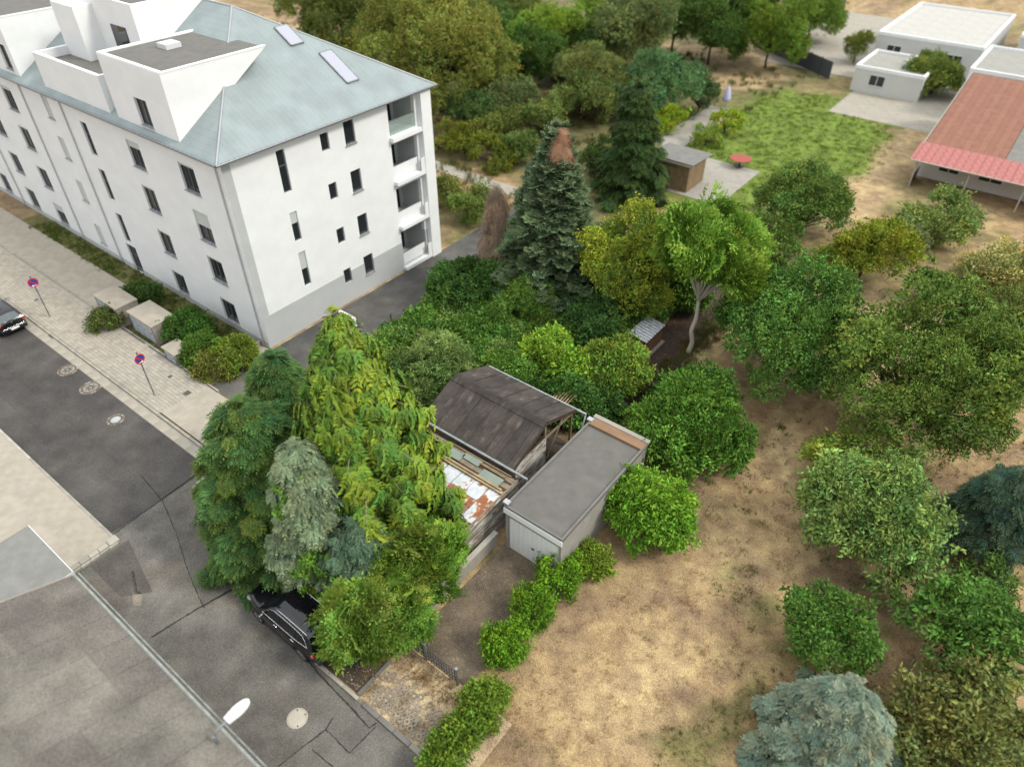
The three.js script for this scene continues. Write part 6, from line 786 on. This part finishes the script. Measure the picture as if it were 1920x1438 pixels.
gardenTree(830, 360, 0.8, 34, 'olive bush beside the loggias', [0.154, 0.189, 0.045], { category: 'bush', name: 'garden_bush', lobes: 11 });
gardenTree(950, 185, 1.8, 48, 'grey green bush in the middle of the back gardens', [0.164, 0.206, 0.073], { category: 'bush', name: 'garden_bush', lobes: 12 });
gardenTree(1010, 225, 1.6, 46, 'olive green bush behind the blue green cypress', [0.164, 0.215, 0.051], { category: 'bush', name: 'garden_bush', lobes: 12 });
gardenTree(880, 215, 1.6, 44, 'dark green bush behind the apartment building corner', [0.077, 0.137, 0.038], { category: 'bush', name: 'garden_bush', lobes: 12 });
gardenTree(60, 1195, 1.8, 62, 'dark bush between carport and low house', [0.051, 0.095, 0.030], { category: 'bush', name: 'garden_bush', lobes: 12, kind: 'small', dense: 70 });
gardenTree(1265, 820, 1.2, 80, 'green thicket along the dry lawn behind the garage', [0.120, 0.232, 0.030], { category: 'bush', name: 'garden_bush' });
gardenTree(1560, 870, 1.0, 48, 'yellow green bush beside the light green bushy tree', [0.206, 0.275, 0.038], { category: 'bush', name: 'garden_bush', lobes: 12 });
for (const [px, py, h, r, l, c] of [[745, 30, 5, 70, 'dark green tree left of the big olive yellow one', [0.07, 0.115, 0.028]], [955, 25, 5, 60, 'olive tree behind the bright green one', [0.12, 0.15, 0.035]], [1105, 105, 3, 60, 'mid green tree in the middle of the back gardens', [0.08, 0.14, 0.03]], [1090, 185, 2.5, 55, 'olive green bushy tree behind the dark spruce', [0.11, 0.14, 0.035]], [900, 120, 3, 55, 'dark green bushy tree beside the big olive yellow one', [0.06, 0.105, 0.025]], [1400, 20, 5, 60, 'dark green tree behind the fresh green one', [0.06, 0.105, 0.022]], [930, 245, 1.4, 45, 'olive green bush above the garden path', [0.11, 0.135, 0.03]], [975, 275, 1.4, 40, 'green bush at the shoulder of the large blue green cypress', [0.085, 0.13, 0.03]], [1135, 290, 1.8, 45, 'dark bush at the foot of the dark spruce', [0.05, 0.085, 0.02]], [1200, 330, 1.5, 45, 'dark green bush behind the yellowing tree', [0.055, 0.095, 0.022]]]) gardenTree(px, py, h, r, l, c.map(v => v * 1.25), { lobes: 16 });
{ const p = at(1175, 250, 4); conifer({ name: 'dark_spruce', label: 'tall very dark green spruce behind the yellowing tree', x: p.x + 2, z: p.z + 2.5, h: 9.2, r: 3.2, n: 100, kind: 'yew', colour: [0.030, 0.058, 0.016], profile: t => 0.1 + 0.95 * Math.pow(1 - t, 0.8), dense: 0.8, scale: 1.3, limbs: false, hang: 0.3 }); }
{ const p = at(1885, 935, 3); conifer({ name: 'dark_pine', label: 'dark blue green pine at the edge of the dry garden', x: p.x, z: p.z, h: 4.6, r: 2.0, base: 1.2, n: 70, kind: 'yew', colour: [0.035, 0.065, 0.040], profile: t => 0.25 + 0.8 * Math.pow(1 - t, 0.7), dense: 1.2, scale: 0.9 }); }
{ const p = at(1560, 1375, 1.6); conifer({ name: 'pale_spruce', label: 'pale silvery blue spruce beside the dry lawn', x: p.x, z: p.z, h: 4.4, r: 2.5, n: 90, kind: 'blue', colour: [0.150, 0.195, 0.135], profile: t => 0.12 + 0.95 * Math.pow(1 - t, 0.9), dense: 1.5, lift: 0.2, sag: 0.2, hang: 0.1, scale: 1.0 }); }
// grass: dry tufts on the lawn, verge and earth; green tufts where the lawn is green
{
  const dry = [], green = [], far = []; const put = (list, x, z, s, c) => list.push({ m: frameMatrix(V(x, -0.03, z), V(rr(-1, 1), 0, rr(-1, 1)), UP, s), c });
  for (let i = 0; i < 3600; i++) { const x = rr(-9.2, 12), z = rr(-46, -6.6); if (x < -7 && z < -15) continue; const g = fbm(x * 0.55 + 7, z * 0.55, 304, 5); if (g > 0.6 && rnd() < 0.7) put(green, x, z, rr(0.5, 1), tone3(0.25, 0.15)); else put(dry, x, z, rr(0.3, 0.75), tone3(0.22, 0.08)); }
  for (let i = 0; i < 620; i++) { const x = rr(-13.0, -8), z = rr(-9.25, -6.65), inGrid = x > -12.3 && x < -8.3 && z > -8.3; if (x < -12.4 && rnd() < 0.8) continue; if (inGrid && rnd() < 0.66) continue; put(dry, x, z, rr(0.35, 0.9), tone3(0.25, 0.1)); }
  for (let i = 0; i < 70; i++) put(green, rr(-12.4, -9), -6.72 - Math.abs(rr(-0.5, 0.5)), rr(0.3, 0.6), tone3(0.25, 0.1));
  for (let i = 0; i < 1300; i++) { const x = rr(-60, -33.5), z = rr(-18, -13.9); if (x < -45.2 && z > -16.6) continue; put(green, x, z, rr(0.5, 1.1), tone3(0.25, 0.2)); }
  for (let i = 0; i < 1500; i++) { const a = rr(0, 6.28), r = Math.sqrt(rnd()), gx = -20.5 + 9 * r * Math.cos(a), gz = -69 + 16 * r * Math.sin(a); if ((gz > -61.2 && gx < -19.3) || gx < -27.3 || (gx > -20.2 && gz < -79.8)) continue; put(green, gx, gz, rr(0.6, 1.0), RGB(1.5 * rr(0.8, 1.15), 1.5 * rr(0.9, 1.1), 1)); }
  for (let i = 0; i < 1000; i++) { const x = rr(-55, -26), z = rr(-90, -40); if (fbm(x * 0.12 + 3, z * 0.12, 305, 4) > 0.45) if (!(x > -31 && z < -52 && z > -75)) put(far, x, z, rr(0.7, 1.5), tone3(0.25, 0.2)); }
  for (let i = 0; i < 200; i++) put(far, rr(-13, -11.6), rr(-48, -28), rr(0.5, 1.0), tone3(0.25, 0.2));
  const grass = (name, label, kind, list, c) => { const t = new THREE.Group(); t.name = name; t.userData.kind = 'stuff'; tag(t, label, 'grass'); scene.add(t); leafPart(t, 'grass_tufts', many(4, () => bake(many(9, () => ({ g: pick(SPRAY[kind]), m: frameMatrix(V(rr(-0.3, 0.3), 0, rr(-0.3, 0.3)), V(rr(-1, 1), 0, rr(-1, 1)), UP, rr(0.6, 1.2)), c: tone3(0.2, 0.1) })))), list, c, 0.9); };
  grass('dry_grass', 'dry straw coloured grass of the lawn and verge', 'grass', dry, [0.40, 0.28, 0.135]); grass('green_grass', 'short green grass in the lawns', 'grass', green, [0.105, 0.150, 0.025]); grass('rough_grass', 'olive rough grass in the back gardens', 'tall', far, [0.150, 0.150, 0.045]);
}
{ // fallen leaves and stones on the gravel patch and the earth path
  const B = []; for (let i = 0; i < 900; i++) { const a = rnd() < 0.55, x = a ? rr(-14.6, -12.5) : rr(-14.8, -12.3), z = a ? rr(-9.0, -6.7) : rr(-47, -28), s = rr(0.01, 0.026); B.push(tint(bx(s * 1.4, s * 0.4, s, x, 0.012, z, rr(0, 3)), pick([[0.55, 0.45, 0.32], [0.35, 0.24, 0.14], [0.62, 0.58, 0.5], [0.22, 0.15, 0.1]]))); }
  const o = stuff(obj('leaf_litter', B, mat([1, 1, 1], { vertexColors: true }))); tag(o, 'small stones and fallen leaves on the bare earth', 'litter');
}
scene.traverse(o => { if (o.isMesh) { o.castShadow = true; o.receiveShadow = true; } });
renderer.render(scene, camera);
